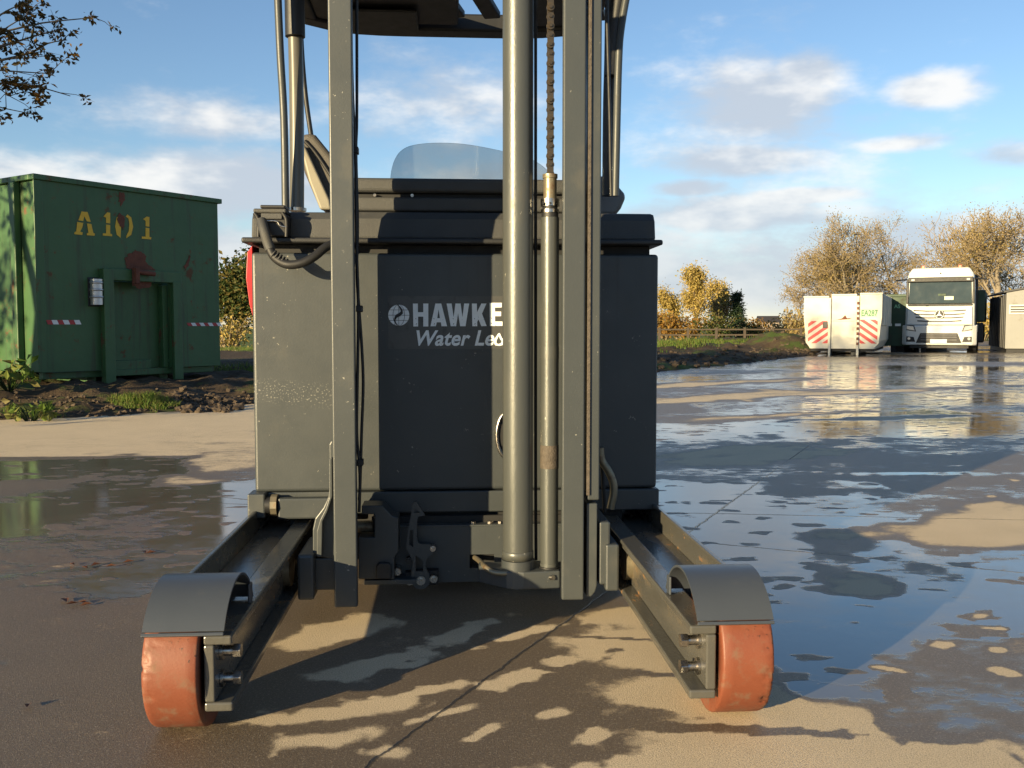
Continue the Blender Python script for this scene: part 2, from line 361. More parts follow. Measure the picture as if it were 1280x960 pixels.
def wet_at(x, y):
    w = .53 if x < .75 else .66
    if y > 7: w = .55
    if 7 < y < 40 and x > 2.5: w = .72+.14*math.sin(y*1.1+x*.35)*math.sin(y*.37-x*.2)
    if x < -.9 and y > 6.2: w = .24
    for cx, cy, ra, rb, a, val, soft, k in WET:
        dx, dy = x-cx, y-cy
        if abs(dx) > 2*max(ra, rb) or abs(dy) > 2*max(ra, rb): continue
        u = (dx*math.cos(a)+dy*math.sin(a))/ra; v = (-dx*math.sin(a)+dy*math.cos(a))/rb
        q = math.hypot(u, v)*(1+.62*fb(x, y, .55/max(rb, .03), 40)+.25*fb(x, y, 3.2, 13))
        if val < .3: soft *= 1.7
        t = (1+soft*.5-q)/soft
        if t <= 0: continue
        t = min(1, t); t = t*t*(3-2*t); w += (val-w)*t*k
    return w
EDGE = [(-9.5, 5.2), (-6.5, 7.4), (-4.0, 8.7), (-3.04, 9.05), (-2.1, 10.3), (.6, 13.4), (3.8, 17.1), (7.0, 21.6), (10.1, 26.1), (12.6, 31.5), (15.5, 40), (20, 52)]
def edge_y(x):
    if x <= EDGE[0][0]: return EDGE[0][1]
    for (x0, y0), (x1, y1) in zip(EDGE, EDGE[1:]):
        if x <= x1: return y0+(y1-y0)*(x-x0)/(x1-x0)
    return 52
def make_pad():
    verts = []; faces = []; idx = {}
    def vid(x, y):
        k = (round(x, 4), round(y, 4))
        if k not in idx: idx[k] = len(verts); verts.append((k[0], k[1], 0))
        return idx[k]
    def patch(x0, x1, y0, y1, d):
        nx = max(1, round((x1-x0)/d)); ny = max(1, round((y1-y0)/d))
        for j in range(ny):
            for i in range(nx):
                xa, xb = x0+(x1-x0)*i/nx, x0+(x1-x0)*(i+1)/nx; ya, yb = y0+(y1-y0)*j/ny, y0+(y1-y0)*(j+1)/ny
                xm = (xa+xb)/2
                e = min(edge_y(xa), edge_y(xb))
                if ya > e+d: continue
                faces.append((vid(xa, ya), vid(xb, ya), vid(xb, yb), vid(xa, yb)))
    patch(-1.0, 2.0, 1.6, 3.2, .014)
    patch(-2.4, -1.0, 1.6, 3.2, .04); patch(2.0, 3.6, 1.6, 3.2, .03)
    patch(-4.8, 4.8, 3.2, 7.2, .05)
    patch(-4.8, -2.4, 1.6, 3.2, .2); patch(3.6, 4.8, 1.6, 3.2, .1)
    patch(-10, -4.8, -14, 7.2, .8); patch(4.8, 40, -14, 7.2, .6); patch(-4.8, 4.8, -14, 1.6, .8)
    patch(-10, 40, 7.2, 13.2, .15); patch(-10, 40, 13.2, 60, .5)
    me = bpy.data.meshes.new('concrete_yard'); me.from_pydata(verts, [], faces)
    at_ = me.attributes.new('wet', 'FLOAT', 'POINT'); at_.data.foreach_set('value', [wet_at(v[0], v[1]) for v in verts])
    me.materials.append(ground_mat()); o = bpy.data.objects.new('concrete_yard', me); col.objects.link(o); return struct(o)
make_pad()

def soil_mat(name, soil, grass, thr, gscale=.35):
    m = bpy.data.materials.new(name); m.use_nodes = True; T = NT(m.node_tree); b = T.n['Principled BSDF']
    ge = T.new('ShaderNodeNewGeometry').outputs['Position']
    n = T.noise(ge, gscale, 6, .65); f = T.noise(ge, 9, 6, .7); ff = T.noise(ge, 40, 4, .7)
    a = T.mix(f, tuple(k*.45 for k in soil), tuple(k*1.5 for k in soil)); g = T.mix(ff, tuple(k*.5 for k in grass), tuple(k*1.5 for k in grass))
    g = T.mix(T.ss(T.noise(ge, .9, 4), .5, .7), g, (.16, .14, .05))
    T.put(b.inputs['Base Color'], T.mix(T.ss(T.m('ADD', n, T.m('MULTIPLY', T.m('SUBTRACT', f, .5), .3)), thr-.06, thr+.06), a, g))
    b.inputs['Roughness'].default_value = .95; b.inputs['Specular IOR Level'].default_value = .2
    bn = T.new('ShaderNodeBump', {'Strength': 1.0, 'Distance': .05, 'Height': T.m('ADD', T.m('MULTIPLY', f, .7), T.m('MULTIPLY', ff, .3))}); T.put(b.inputs['Normal'], bn.outputs[0])
    return m
M_field = soil_mat('field_grass', (.10, .075, .045), (.085, .13, .028), .36)
M_verge = soil_mat('verge_soil', (.075, .053, .034), (.055, .085, .02), .58, .7)
fm = MB(); fm.add([(-900, -300, -.03), (900, -300, -.03), (900, 1600, -.03), (-900, 1600, -.03)], [(0, 1, 2, 3)])
struct(fm.build('ground', M_field, center=False))

def edge_dist(x, y):
    """distance beyond the edge of the yard (positive on the verge side)"""
    best = 1e9; side = 1
    for (x0, y0), (x1, y1) in zip(EDGE, EDGE[1:]):
        dx, dy = x1-x0, y1-y0; L = dx*dx+dy*dy; t = max(0, min(1, ((x-x0)*dx+(y-y0)*dy)/L))
        px, py = x0+dx*t, y0+dy*t; d = math.hypot(x-px, y-py)
        if d < best: best = d; side = 1 if (dx*(y-y0)-dy*(x-x0)) > 0 else -1
    return best*side
def verge_h(x, y):
    d = edge_dist(x, y)+.12*fb(x, y, 1.6, 3)
    if d < 0: return -.035
    left = 1 if x < 3 else max(.35, 1-(x-3)*.12)
    h = .17*left*min(1, d/1.3)**.8
    h += (.07*fb(x, y, 2.6, 7)+.05*abs(fb(x, y, 6.5, 9)))*min(1, d/.35)*(1 if d < 6 else .4)
    if x > 2.5 and d < 9: h += .12*max(0, fb(x, y, .5, 21)+.15)+.10*abs(fb(x, y, 1.5, 4))*min(1, d)
    for hx, hy, hr, hh in ((on(968, 443).x+1.2, on(968, 443).y+3.0, 1.5, .55), (on(905, 446).x, on(905, 446).y+4.0, 2.2, .14)):
        q = math.hypot((x-hx), (y-hy)*.8)/hr
        if q < 1: h += hh*(1-q*q)**1.5*(1+.25*fb(x, y, 2, 2))
    return h if d < 26 else h*max(0, 1-(d-26)/6)
def make_verge():
    v = []; f = []
    def patch(x0, x1, y0, y1, d):
        nx, ny = int((x1-x0)/d), int((y1-y0)/d); b = len(v); keep = []
        for j in range(ny+1):
            for i in range(nx+1):
                x, y = x0+(x1-x0)*i/nx, y0+(y1-y0)*j/ny; v.append((x, y, verge_h(x, y)))
        for j in range(ny):
            for i in range(nx):
                q = [b+j*(nx+1)+i, b+j*(nx+1)+i+1, b+(j+1)*(nx+1)+i+1, b+(j+1)*(nx+1)+i]
                if max(v[k][2] for k in q) > -.03: f.append(tuple(q))
    patch(-9.5, -.5, 6, 15, .07); patch(-.5, 3.5, 11, 24, .22); patch(3.5, 14.3, 15, 38, .16); patch(-20, -9.5, 2, 24, .6); patch(-9.5, -.5, 15, 26, .35); patch(14.3, 22, 34, 54, .6)
    me = bpy.data.meshes.new('soil_verge'); me.from_pydata(v, [], f); me.polygons.foreach_set('use_smooth', [True]*len(f))
    me.materials.append(M_verge); o = bpy.data.objects.new('soil_verge', me); col.objects.link(o); return struct(o)
make_verge()

# ------------------------------------------------------------------ REACH TRUCK
CX = .031
rt = thing('reach_truck', 'dark grey reach truck with bare mast and two orange load wheels on the wet yard', 'forklift', (CX, 3.0, 0))
def B(name, mat, x0, x1, y0, y1, z0, z1, parent=None, bevel=.004, seg=2):
    return MB().box(x0, x1, y0, y1, z0, z1).build(name, mat, parent or rt, bevel, seg)
# --- battery compartment and hood
body = B('battery_cover', M_body, -.604, .668, 3.0, 3.44, .312, 1.058, bevel=.010, seg=3)
B('lower_skirt', M_grey, -.30, .674, 2.988, 3.43, .243, .310, bevel=.004)
B('lower_skirt', M_grey, -.585, -.302, 3.004, 3.43, .243, .310, bevel=.004)
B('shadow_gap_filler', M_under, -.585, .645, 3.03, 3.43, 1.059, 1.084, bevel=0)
B('hood_lip', M_dark, -.628, .676, 2.972, 3.46, 1.085, 1.102, bevel=.006, seg=3)
hood = MB()
prof = [(3.0, 1.103), (3.012, 1.165), (3.03, 1.186), (3.06, 1.192), (3.46, 1.192), (3.46, 1.103)]
hood.prism([(-.355, y, z) for y, z in prof], (1.013, 0, 0)).build('hood', M_hood, rt, .006, 2)
hl = MB().prism([(-.605, y+.012, 1.103+(z-1.103)*.98) for y, z in prof], (.248, 0, 0)).build('hood_side', M_hood, rt, .006, 2)
B('hood_step', M_hood, -.34, .452, 3.05, 3.48, 1.193, 1.238, bevel=.008, seg=3)
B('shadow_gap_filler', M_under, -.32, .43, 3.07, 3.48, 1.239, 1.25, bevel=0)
B('hood_lid', M_hood, -.345, .455, 3.045, 3.5, 1.251, 1.297, bevel=.012, seg=3)
for px in (468, 515): 
    p = at(px, 248, 3.04); MB().cyl((p.x, 3.052, 1.243), (p.x, 3.062, 1.243), .005, n=10).build('rivet', M_steel, rt)
B('chassis', M_grey, -.58, .642, 3.50, 4.62, .10, 1.08, bevel=.03, seg=3)
B('underbody', M_under, -.50, .56, 3.02, 3.5, .09, .24, bevel=0)
B('floor_deck', M_dark, -.58, .642, 3.52, 4.60, 1.085, 1.11, bevel=.01)
red = MB(); rp = [(3.03, 1.082, -.606), (3.03, 1.06, -.622), (3.03, .98, -.627), (3.03, .90, -.618), (3.03, .86, -.608)]
red.prism([(x, y, z) for y, z, x in rp], (0, .40, 0)).build('side_reflector', M_red, rt, .002)
B('side_cover', M_red, -.615, -.5815, 3.6, 4.55, .45, 1.0, bevel=.012, seg=3); B('side_cover', M_red, .6435, .677, 3.6, 4.55, .45, 1.0, bevel=.012, seg=3)
for x, a in ((.03, -1),):
    MB().cyl((x-.1, 4.3, .165), (x+.06, 4.3, .165), .165, n=36).build('drive_wheel', M_black, rt, .012)
# --- print on the battery cover
def facing(px, py, Y): # matrix for flat print that faces the camera side (-Y), x to the right, y up
    p = at(px, py, Y); return Matrix.Translation(p) @ Matrix.Rotation(R(90), 4, 'X')
K = 3.0/FPX*1.0      # metres per pixel at the cover
st = MB().box(at(485, 370, 3).x, at(634, 370, 3).x, 2.9992, 3.0005, at(560, 436, 3).z, at(560, 370, 3).z).build('decal_film', pmat('decal_film', (.060, .061, .060), .4, 0, .12, 20, dirt=((.03, .03, .03), .36, 30)), body)
def glyph(pts_px, name='letter'):
    P = [[at(x, y, 2.9983) for x, y in lp] for lp in pts_px]
    return filled([[(p.x, p.z) for p in lp] for lp in P], .0012, name, M_white, body, Matrix(((1, 0, 0, 0), (0, 0, 1, 2.9983), (0, 1, 0, 0), (0, 0, 0, 1))))
Z8 = lambda lp: [(470+x/7.111, 360+y/7.111) for x, y in lp]
glyph([Z8([(328,138),(372,138),(372,215),(420,215),(420,138),(465,138),(465,342),(420,342),(420,255),(374,255),(374,342),(332,342)])])
glyph([Z8([(528,138),(580,138),(632,340),(582,340),(576,305),(540,305),(532,340),(484,340)]), Z8([(556,190),(568,268),(545,268)])])
glyph([Z8([(628,138),(672,138),(690,260),(706,138),(752,138),(768,260),(784,138),(828,138),(796,340),(748,340),(730,225),(712,340),(664,340)])])
glyph([Z8([(852,138),(896,138),(898,215),(936,138),(982,138),(942,228),(984,338),(936,340),(912,280),(900,300),(900,340),(856,340)])])
glyph([Z8([(1010,132),(1118,132),(1118,172),(1056,174),(1058,210),(1112,210),(1112,250),(1058,250),(1058,298),(1124,298),(1124,336),(1012,338)])])
glyph([Z8([(1140,134),(1215,134),(1245,160),(1248,215),(1226,238),(1252,338),(1208,338),(1186,255),(1180,255),(1180,338),(1140,338)]), Z8([(1180,172),(1200,175),(1204,212),(1180,218)])])
mt_ = facing(517, 431.5, 2.9983)
text('Water Le', .066, 'script_line', M_white, body, mt_, .0012, bold=.0016, shear=.26, sx=.93, space=1.04)
glyph([Z8([(1100,400),(1085,405),(1050,460),(1046,490),(1062,510),(1100,514),(1135,504),(1144,470),(1120,445)]), Z8([(1092,425),(1072,465),(1070,488),(1086,498),(1108,492),(1118,474),(1102,452)])], 'drop_letter')
p_ = facing(633, 431.5, 2.9983); text('s', .066, 'script_line', M_white, body, p_, .0012, bold=.0011, shear=.26, sx=.83)
# globe emblem
gc = at(498.5, 394, 2.9983); gr = 13.0*K
def circ(r, n=40, cx=0, cy=0): return [(cx+r*math.cos(2*math.pi*i/n), cy+r*math.sin(2*math.pi*i/n)) for i in range(n)]
MG = Matrix.Translation(gc) @ Matrix.Rotation(R(90), 4, 'X')
gl = filled([circ(gr)], .0010, 'globe_emblem', M_white, body, MG)
gm = MB()
for k in (-.5, 0, .5):
    w_ = gr*math.sqrt(1-k*k); gm.box(gc.x-w_, gc.x+w_, 2.9971, 2.9977, gc.z+k*gr-.0006, gc.z+k*gr+.0006)
for k in (-.55, 0, .55):
    pts = [(gc.x+k*gr*math.cos(t), gc.z+gr*math.sin(t)) for t in [R(-90+i*15) for i in range(13)]]
    for a, b in zip(pts, pts[1:]): gm.prism([(a[0]-.0006, 2.9970, a[1]), (a[0]+.0006, 2.9970, a[1]), (b[0]+.0006, 2.9970, b[1]), (b[0]-.0006, 2.9970, b[1])], (0, .0006, 0))
gm.build('globe_grid', M_dark, gl)
glb = [[at(*q, 2.9962) for q in Z8([(180,140),(215,165),(235,190),(240,225),(215,250),(190,260),(172,285),(178,310),(205,340),(178,325),(160,295),(165,255),(180,235),(210,220),(222,205),(205,170)])]]
filled([[(p.x, p.z) for p in lp] for lp in glb], .0008, 'globe_swoosh', M_dark, gl, Matrix(((1, 0, 0, 0), (0, 0, 1, 2.9962), (0, 1, 0, 0), (0, 0, 0, 1))))
# finger ring beside the cylinder
rg = at(636, 544, 2.985); MB().tube([(rg.x+.038*math.cos(t), 2.985, rg.z+.075*math.sin(t)) for t in [R(90+i*15) for i in range(13)]], .006, 8).build('grab_ring', M_steel, rt)
mbp = MB(); mbp.cyl((rg.x+.008, 2.988, rg.z), (rg.x+.008, 2.999, rg.z), .045, n=24).build('ring_recess', M_under, rt)

# --- support arms, load wheels, guards
def arm(s):
    X = lambda r: CX+s*r
    m = MB()
    m.box(X(.494), X(.515), 1.88, 3.6, .086, .201)
    m.box(X(.460), X(.515), 1.88, 3.6, .2015, .220); m.box(X(.460), X(.515), 1.88, 3.6, .067, .0855)
    a = m.build('support_arm', M_arm, rt, .004, 3)
    MB().box(X(.5155), X(.6195), 2.17, 3.6, .190, .199).build('arm_tray', M_arm, a, .002)
    MB().box(X(.620), X(.634), 2.175, 3.6, .10, .262).build('arm_rim', M_arm, a, .004)
    MB().box(X(.5155), X(.6195), 2.165, 2.1695, .10, .23).build('arm_end_plate', M_arm, a, .002)
    for z in (.172, .116):
        b = MB(); b.cyl((X(.493), 1.935, z), (X(.468), 1.935, z), .0105, n=16); b.cyl((X(.468), 1.935, z), (X(.453), 1.935, z), .015, n=6, smooth=False); b.cyl((X(.4935), 1.935, z), (X(.488), 1.935, z), .018, n=18)
        b.build('axle_bolt', M_steel, a, .0012)
    w = MB(); r = .1425; wi = .108
    rr = random.Random(3 if s > 0 else 8)
    prof = [(-wi/2, r-.045), (-wi/2, r-.006), (-wi/2+.0015, r-.002), (-wi/2+.005, r-.0003), (-.03, r), (0, r), (.022, r), (.032, r), (wi/2-.014, r-.0002), (wi/2-.007, r-.0006), (wi/2-.002, r-.003), (wi/2, r-.008), (wi/2, r-.045)]
    w.lathe((X(.577), 2.0, .1425), (s, 0, 0), prof, 180)
    for i, p in enumerate(w.v):   # chunks torn out of the outer shoulder
        h = (p[0]-X(.577))*s
        if h > .022:
            th = math.atan2(p[2]-.1425, p[1]-2.0); n_ = .5*mnoise.noise(Vector((th*5, h*30, s*3)))+.8*mnoise.noise(Vector((th*23, h*140, s*9)))
            d_ = max(0, n_-.12)*.012*min(1, (h-.022)/.02)
            q = Vector((0, p[1]-2.0, p[2]-.1425)); L = q.length; q *= (L-d_)/L if L > .11 else 1
            w.v[i] = (p[0]-s*d_*.6, 2.0+q.y, .1425+q.z)
    ty = w.build('load_wheel', M_tyre, rt)
    h = MB().cyl((X(.527), 2.0, .1425), (X(.625), 2.0, .1425), .0985, n=40).build('hub', M_steel if False else M_dark, ty, .004)
    MB().cyl((X(.516), 2.0, .1425), (X(.634), 2.0, .1425), .028, n=20).build('axle', M_steel, ty, .002)
    g = MB(); N = 22; R0, R1 = .163, .168; vs = []
    for i in range(N+1):
        t = R(40+ (176-40)*i/N) if True else 0
        for rad in (R0, R1):
            for x in (X(.470), X(.627)): vs.append((x, 2.0+rad*math.cos(t), .1425+rad*math.sin(t)*(1 if t < 1.57 else 1)))
    # trimmed so that the front end stops above the tread
    vs = []
    for i in range(N+1):
        t = R(146-(146-30)*i/N)
        for rad in (R0, R1):
            for x in (X(.470), X(.627)): vs.append((x, 2.0+rad*math.cos(t), .1425+rad*math.sin(t)))
    f = []
    for i in range(N):
        a0, b0 = 4*i, 4*i+4
        f += [(a0, a0+1, b0+1, b0), (a0+2, b0+2, b0+3, a0+3), (a0, b0, b0+2, a0+2), (a0+1, a0+3, b0+3, b0+1)]
    f += [(0, 2, 3, 1), (4*N, 4*N+1, 4*N+3, 4*N+2)]
    g.add(vs, f, True); gd = g.build('wheel_guard', M_guard, rt)
    e = gd.modifiers.new('edge', 'EDGE_SPLIT'); e.split_angle = R(40)
    MB().box(X(.4685), X(.4735), 2.10, 2.13, .2205, .262).build('guard_bracket', M_guard, gd, .002)
    lipv = [(x, 2.0+q*math.cos(R(147)), .1425+q*math.sin(R(147))) for x, q in ((X(.470), .1625), (X(.627), .1625), (X(.627), .1705), (X(.470), .1705))]
    MB().prism(lipv, (0, -.004, -.005)).build('guard_lip', M_guard, gd, .001)
    MB().cyl((X(.512), 1.965, .235), (X(.500), 1.965, .272), .008, n=10).build('guard_bolt', M_steel, gd)
    return a
for s in (-1, 1): arm(s)

# --- mast rails
def rail(name, s, xi, xo, y0, y1, z0, z1, xr, mat=M_rail, fl=.026, web=.022, par=None):
    m = MB()
    wx0, wx1 = (xo-web, xo) if s > 0 else (xo, xo+web)
    m.box(min(xi, xo), max(xi, xo), y0, y0+fl, z0, z1); m.box(min(xr, xo), max(xr, xo), y1-fl, y1, z0, z1); m.box(wx0, wx1, y0+fl, y1-fl, z0, z1)
    return m.build(name, mat, par or rt, .0045, 3)
rail('mast_rail', -1, -.251, -.314, 2.60, 2.905, .058, 2.36, -.288)
rail('mast_rail', 1, .314, .376, 2.60, 2.83, .067, 2.36, .350)
rail('mast_rail', 1, .386, .421, 2.615, 2.90, .345, 2.36, .395)
B('rail_wear_strip', M_rust, .3835, .3925, 2.608, 2.6145, .36, 2.36, bevel=.001)
fo = MB(); fo.prism([(.386, 2.62, .335), (.416, 2.62, .335), (.416, 2.62, .10), (.411, 2.62, .083), (.400, 2.62, .07), (.386, 2.62, .07)], (0, .26, 0)).build('rail_foot', M_rail, rt, .003)
B('rail_shoe', M_grey, .4225, .455, 2.63, 2.86, .10, .28, bevel=.006)
B('mast_crosshead', M_rail, -.32, .43, 2.64, 2.86, 2.361, 2.43, bevel=.006)
B('mast_tie', M_rail, -.25, .313, 2.846, 2.90, 1.98, 2.09, bevel=.006)
# --- lift cylinders and chain
c = MB(); cx = .196
c.cyl((cx, 2.665, .172), (cx, 2.665, 2.2), .0425, n=48)
big = c.build('lift_cylinder', M_cyl, rt)
MB().lathe((cx, 2.665, .182), (0, 0, 1), [(-.010, .036), (-.010, .0445), (.012, .0445), (.014, .0425), (.014, .036)], 48).build('cylinder_foot_ring', M_cyl, big)
MB().cyl((cx, 2.665, 2.2005), (cx, 2.665, 2.36), .028, n=28).build('piston_rod', M_steel, big)
c = MB(); sx = .2855; sy = 2.665
zt = at(686, 272, sy).z
c.cyl((sx, sy, .150), (sx, sy, zt), .0255, n=40); sm = c.build('free_lift_cylinder', M_cyl, rt)
zz = lambda y: at(686, y, sy).z
MB().cyl((sx, sy, zz(585)), (sx, sy, zz(556)), .0262, n=40).build('rough_band', M_rust, sm)
MB().cyl((sx, sy, zz(448)), (sx, sy, zz(433)), .0261, n=40).build('weld_band', M_cyl, sm)
MB().cyl((sx, sy, zz(713)), (sx, sy, zz(703)), .0268, n=40).build('foot_ring', M_cyl, sm)
MB().cyl((sx, sy, zt+.0005), (sx, sy, zz(266)), .0235, n=30).build('gland', M_dark, sm)
MB().cyl((sx, sy, zz(266)), (sx, sy, zz(262)), .0255, n=30).build('gland_ring', M_steel, sm, .001)
MB().cyl((sx, sy, zz(262)), (sx, sy, zz(258)), .021, n=30).build('gland_seal', M_dark, sm)
MB().cyl((sx, sy, zz(258)), (sx, sy, zz(249)), .0262, n=30).build('adjusting_nut', M_steel, sm, .001)
MB().cyl((sx, sy, zz(249)), (sx, sy, zz(223)), .0185, n=30).build('anchor_rod', M_pipe, sm, .001)
MB().cyl((sx, sy, zz(223)), (sx, sy, zz(218)), .021, n=30).build('anchor_collar', M_pipe, sm, .001)
for px in (679, 688):
    p = at(px, 254, sy-.026); MB().cyl((p.x, sy-.028, p.z), (p.x, sy-.02, p.z), .0035, n=8).build('pin', M_dark, sm)
ch = MB(); ch.box(sx-.0045, sx+.0045, sy-.002, sy+.014, zz(217), 2.3); chain = ch.build('lift_chain', M_chain, rt)
pitch = .0252; zc = zz(212)
lm = MB(); N = 20; out = []
for c0, a0, a1 in ((.0126, -35, 215), (-.0126, 145, 395)):      # figure-of-eight side plate
    for i in range(11):
        t = R(a0+(a1-a0)*i/10); out.append((.0112*math.cos(t), c0+.0112*math.sin(t)))
lm.prism([(sx+a, sy-.008, zc+b) for a, b in out], (0, .005, 0))
for dz in (-.0126, .0126): lm.cyl((sx, sy-.0125, zc+dz), (sx, sy-.004, zc+dz), .0048, n=12)
L0 = lm.build('chain_link', M_chain, chain, .0008, 1)
k = 1
while zc+pitch*k < 2.3:
    c_ = L0.copy(); col.objects.link(c_); c_.location = L0.location+Vector((0, (.0065 if k % 2 else 0), pitch*k)); c_.parent = chain; k += 1
# --- hoses on the mast
def hose(pxs, Y, r, name='hose', mat=M_black, par=None, n=8):
    pts = [at(x, y, Y) if len(q) == 2 else at(q[0], q[1], q[2]) for q in pxs for x, y in [q[:2]]]
    return MB().tube(smooth_path(pts), r, n).build(name, mat, par or rt)
def smooth_path(pts, k=6):
    out = []
    for i in range(len(pts)-1):
        p0, p1, p2, p3 = pts[max(i-1, 0)], pts[i], pts[i+1], pts[min(i+2, len(pts)-1)]
        for j in range(k):
            t = j/k; out.append(.5*((2*p1)+(-p0+p2)*t+(2*p0-5*p1+4*p2-p3)*t*t+(-p0+3*p1-3*p2+p3)*t**3))
    return out+[pts[-1]]
h1 = hose([(438, -140), (439, 40), (441, 120), (444, 190), (445, 260), (446, 320), (448, 386), (447, 460), (446, 540), (449, 578), (450, 605), (449, 625)], 2.66, .0042)
h2 = hose([(445, -140), (446, 40), (446, 150), (445, 190), (447, 280), (446, 340), (449, 388), (452, 430), (454, 480), (452, 540), (451, 578), (449, 640)], 2.675, .0042)
for x, y in ((444, 188), (449, 386), (450, 578)):
    p = at(x, y, 2.665); MB().box(p.x-.008, p.x+.009, 2.652, 2.685, p.z-.009, p.z+.009).build('hose_clip', M_black, h1, .002)
hose([(669.5, -160), (669.5, 200), (669.5, 560), (670, 700)], 2.72, .0045)
hose([(755, -150), (759, 30), (762, 140), (763, 200), (764, 245)], 3.3, .006)
hose([(750, 560), (752, 575), (760, 588), (766, 602), (767, 616), (763, 636)], 2.90, .0125, 'brass_elbow', M_pipe)
hose([(745, 540), (752, 572)], 2.91, .004); hose([(744, 560), (752, 580), (756, 640)], 2.93, .006)
# --- lower mast carriage
cp = MB(); Yc = 2.93
def rect(m, xa, xb, ya, yb, Y, th): 
    a, b = at(xa, ya, Y), at(xb, yb, Y); m.box(a.x, b.x, Y, Y+th, b.z, a.z)
xa = at(520, 690, Yc).x; xh0 = at(587, 690, Yc).x; xh1 = at(618, 690, Yc).x; xb = .40
z0, zh0, zh1, z1 = at(600, 727, Yc).z, at(600, 710, Yc).z, at(600, 693, Yc).z, at(600, 658, Yc).z
cp.box(xa-.08, xh0, Yc, Yc+.03, z0, z1); cp.box(xh1, xb, Yc, Yc+.03, z0, z1); cp.box(xh0, xh1, Yc, Yc+.03, z0, zh0); cp.box(xh0, xh1, Yc, Yc+.03, zh1, z1)
plate = cp.build('carriage_plate', M_grey, rt, 0)
B('carriage_back', M_under, -.24, .38, Yc+.04, Yc+.052, .06, .235, bevel=0)
B('plate_edge', M_grey, xa-.08, xb, Yc-.003, Yc+.034, z1+.0005, z1+.006, bevel=.001)
for x in (591, 612, 625):
    p = at(x, 655, Yc+.015); b = MB(); b.cyl((p.x, Yc+.015, z1+.0065), (p.x, Yc+.015, z1+.013), .009, n=6, smooth=False).build('bolt', M_steel, plate, .001)
lb = MB(); lb.prism([at(x, y, 2.84) for x, y in [(452,632),(478,632),(490,645),(498,647),(498,690),(493,697),(493,724),(448,724),(448,672),(468,672),(468,643),(452,643)]], (0, .085, 0)).build('carriage_bracket', M_grey, rt, .003)
q = at(458, 658, 2.90); MB().cyl((q.x-.03, 2.90, q.z), (q.x+.02, 2.90, q.z), .018, n=20).build('pivot_pin', M_pipe, rt)
lv = [(518.6,626.5),(521,627),(531.5,644),(523,645),(521.5,650),(521,672),(523,678),(526,679.5),(538,680),(542,683),(542.5,688),(541,692),(532.5,699),(532,708.5),(537,718),(537,728),(535.5,731.5),(531,735),(526,735.8),(520,735),(516.6,731.5),(514,720),(514.5,712.6),(516.6,702),(507.8,684),(509.8,665),(513.9,642),(516,630)]
holes = [[(519,633),(517.5,640.5),(525,640.5)], [(512.5,662),(511.5,680),(516.5,683),(517,662)], [(519.5,693.5),(519.5,713.5),(529,713.5),(529,700)]]
Yl = 2.885
lever = filled([[(at(x, y, Yl).x, at(x, y, Yl).z) for x, y in lp] for lp in [lv]+holes], .014, 'latch_lever', M_grey, rt, Matrix(((1, 0, 0, 0), (0, 0, 1, Yl), (0, 1, 0, 0), (0, 0, 0, 1))), .0015)
for x, y, r in ((541, 686, .009), (511, 701, .010), (512.5, 727, .012), (526, 726, .014), (542, 724, .012)):
    p = at(x, y, Yl-.01); b = MB(); b.cyl((p.x, Yl+.012, p.z), (p.x, Yl-.010, p.z), r, n=22); b.cyl((p.x, Yl-.010, p.z), (p.x, Yl-.019, p.z), r*.62, n=6, smooth=False); b.build('bolt', M_steel if x != 511 else M_dark, lever, .001)
lvm = MB(); lvm.prism([at(x, y, Yl+.008) for x, y in [(506, 716), (548, 713), (548, 731), (506, 731)]], (0, .035, 0)).build('lever_mount', M_under, rt, .002)
p = at(497, 714, 2.885); MB().cyl((p.x, 2.875, p.z), (p.x, 2.93, p.z), .012, n=6, smooth=False).build('bolt', M_steel, rt, .001)
b1 = MB(); b1.prism([at(x, y, 2.822) for x, y in [(474,704),(486,704),(489,708),(489,724),(470,724),(470,708)]], (0, .017, 0)).build('stop_block', M_dark, rt, .003)
B('carriage_foot', M_grey, at(455, 728, 2.85).x, at(520, 728, 2.85).x, 2.85, 2.929, at(480, 731, 2.85).z, at(480, 725, 2.85).z, bevel=.002)
bb = MB(); bb.prism([(at(600, 725, 2.62).x, 2.70, .095), (at(634, 725, 2.6).x, 2.622, .095), (at(655, 725, 2.6).x, 2.612, .095), (.312, 2.622, .095), (.312, 2.738, .095), (at(600, 725, 2.62).x, 2.738, .095)], (0, 0, .050)).build('cylinder_foot', M_grey, rt, .004)
b2 = MB(); b2.cyl((cx, 2.662, .0955), (cx, 2.662, .171), .047, n=30).build('foot_boss', M_grey, rt, .003)
MB().cyl((sx, 2.662, .1455), (sx, 2.662, .1495), .030, n=24).build('foot_washer', M_dark, rt)
hose([(592, 696, 2.96), (598, 700, 2.86), (602, 704, 2.76), (607, 709, 2.66), (616, 715, 2.64), (628, 716.5, 2.63), (640, 716, 2.63)], 2.7, .0078, 'steel_pipe', M_pipe, None, 12)
hose([(688, 722, 2.62), (692, 722, 2.61)], 2.62, .007, 'fitting', M_steel)
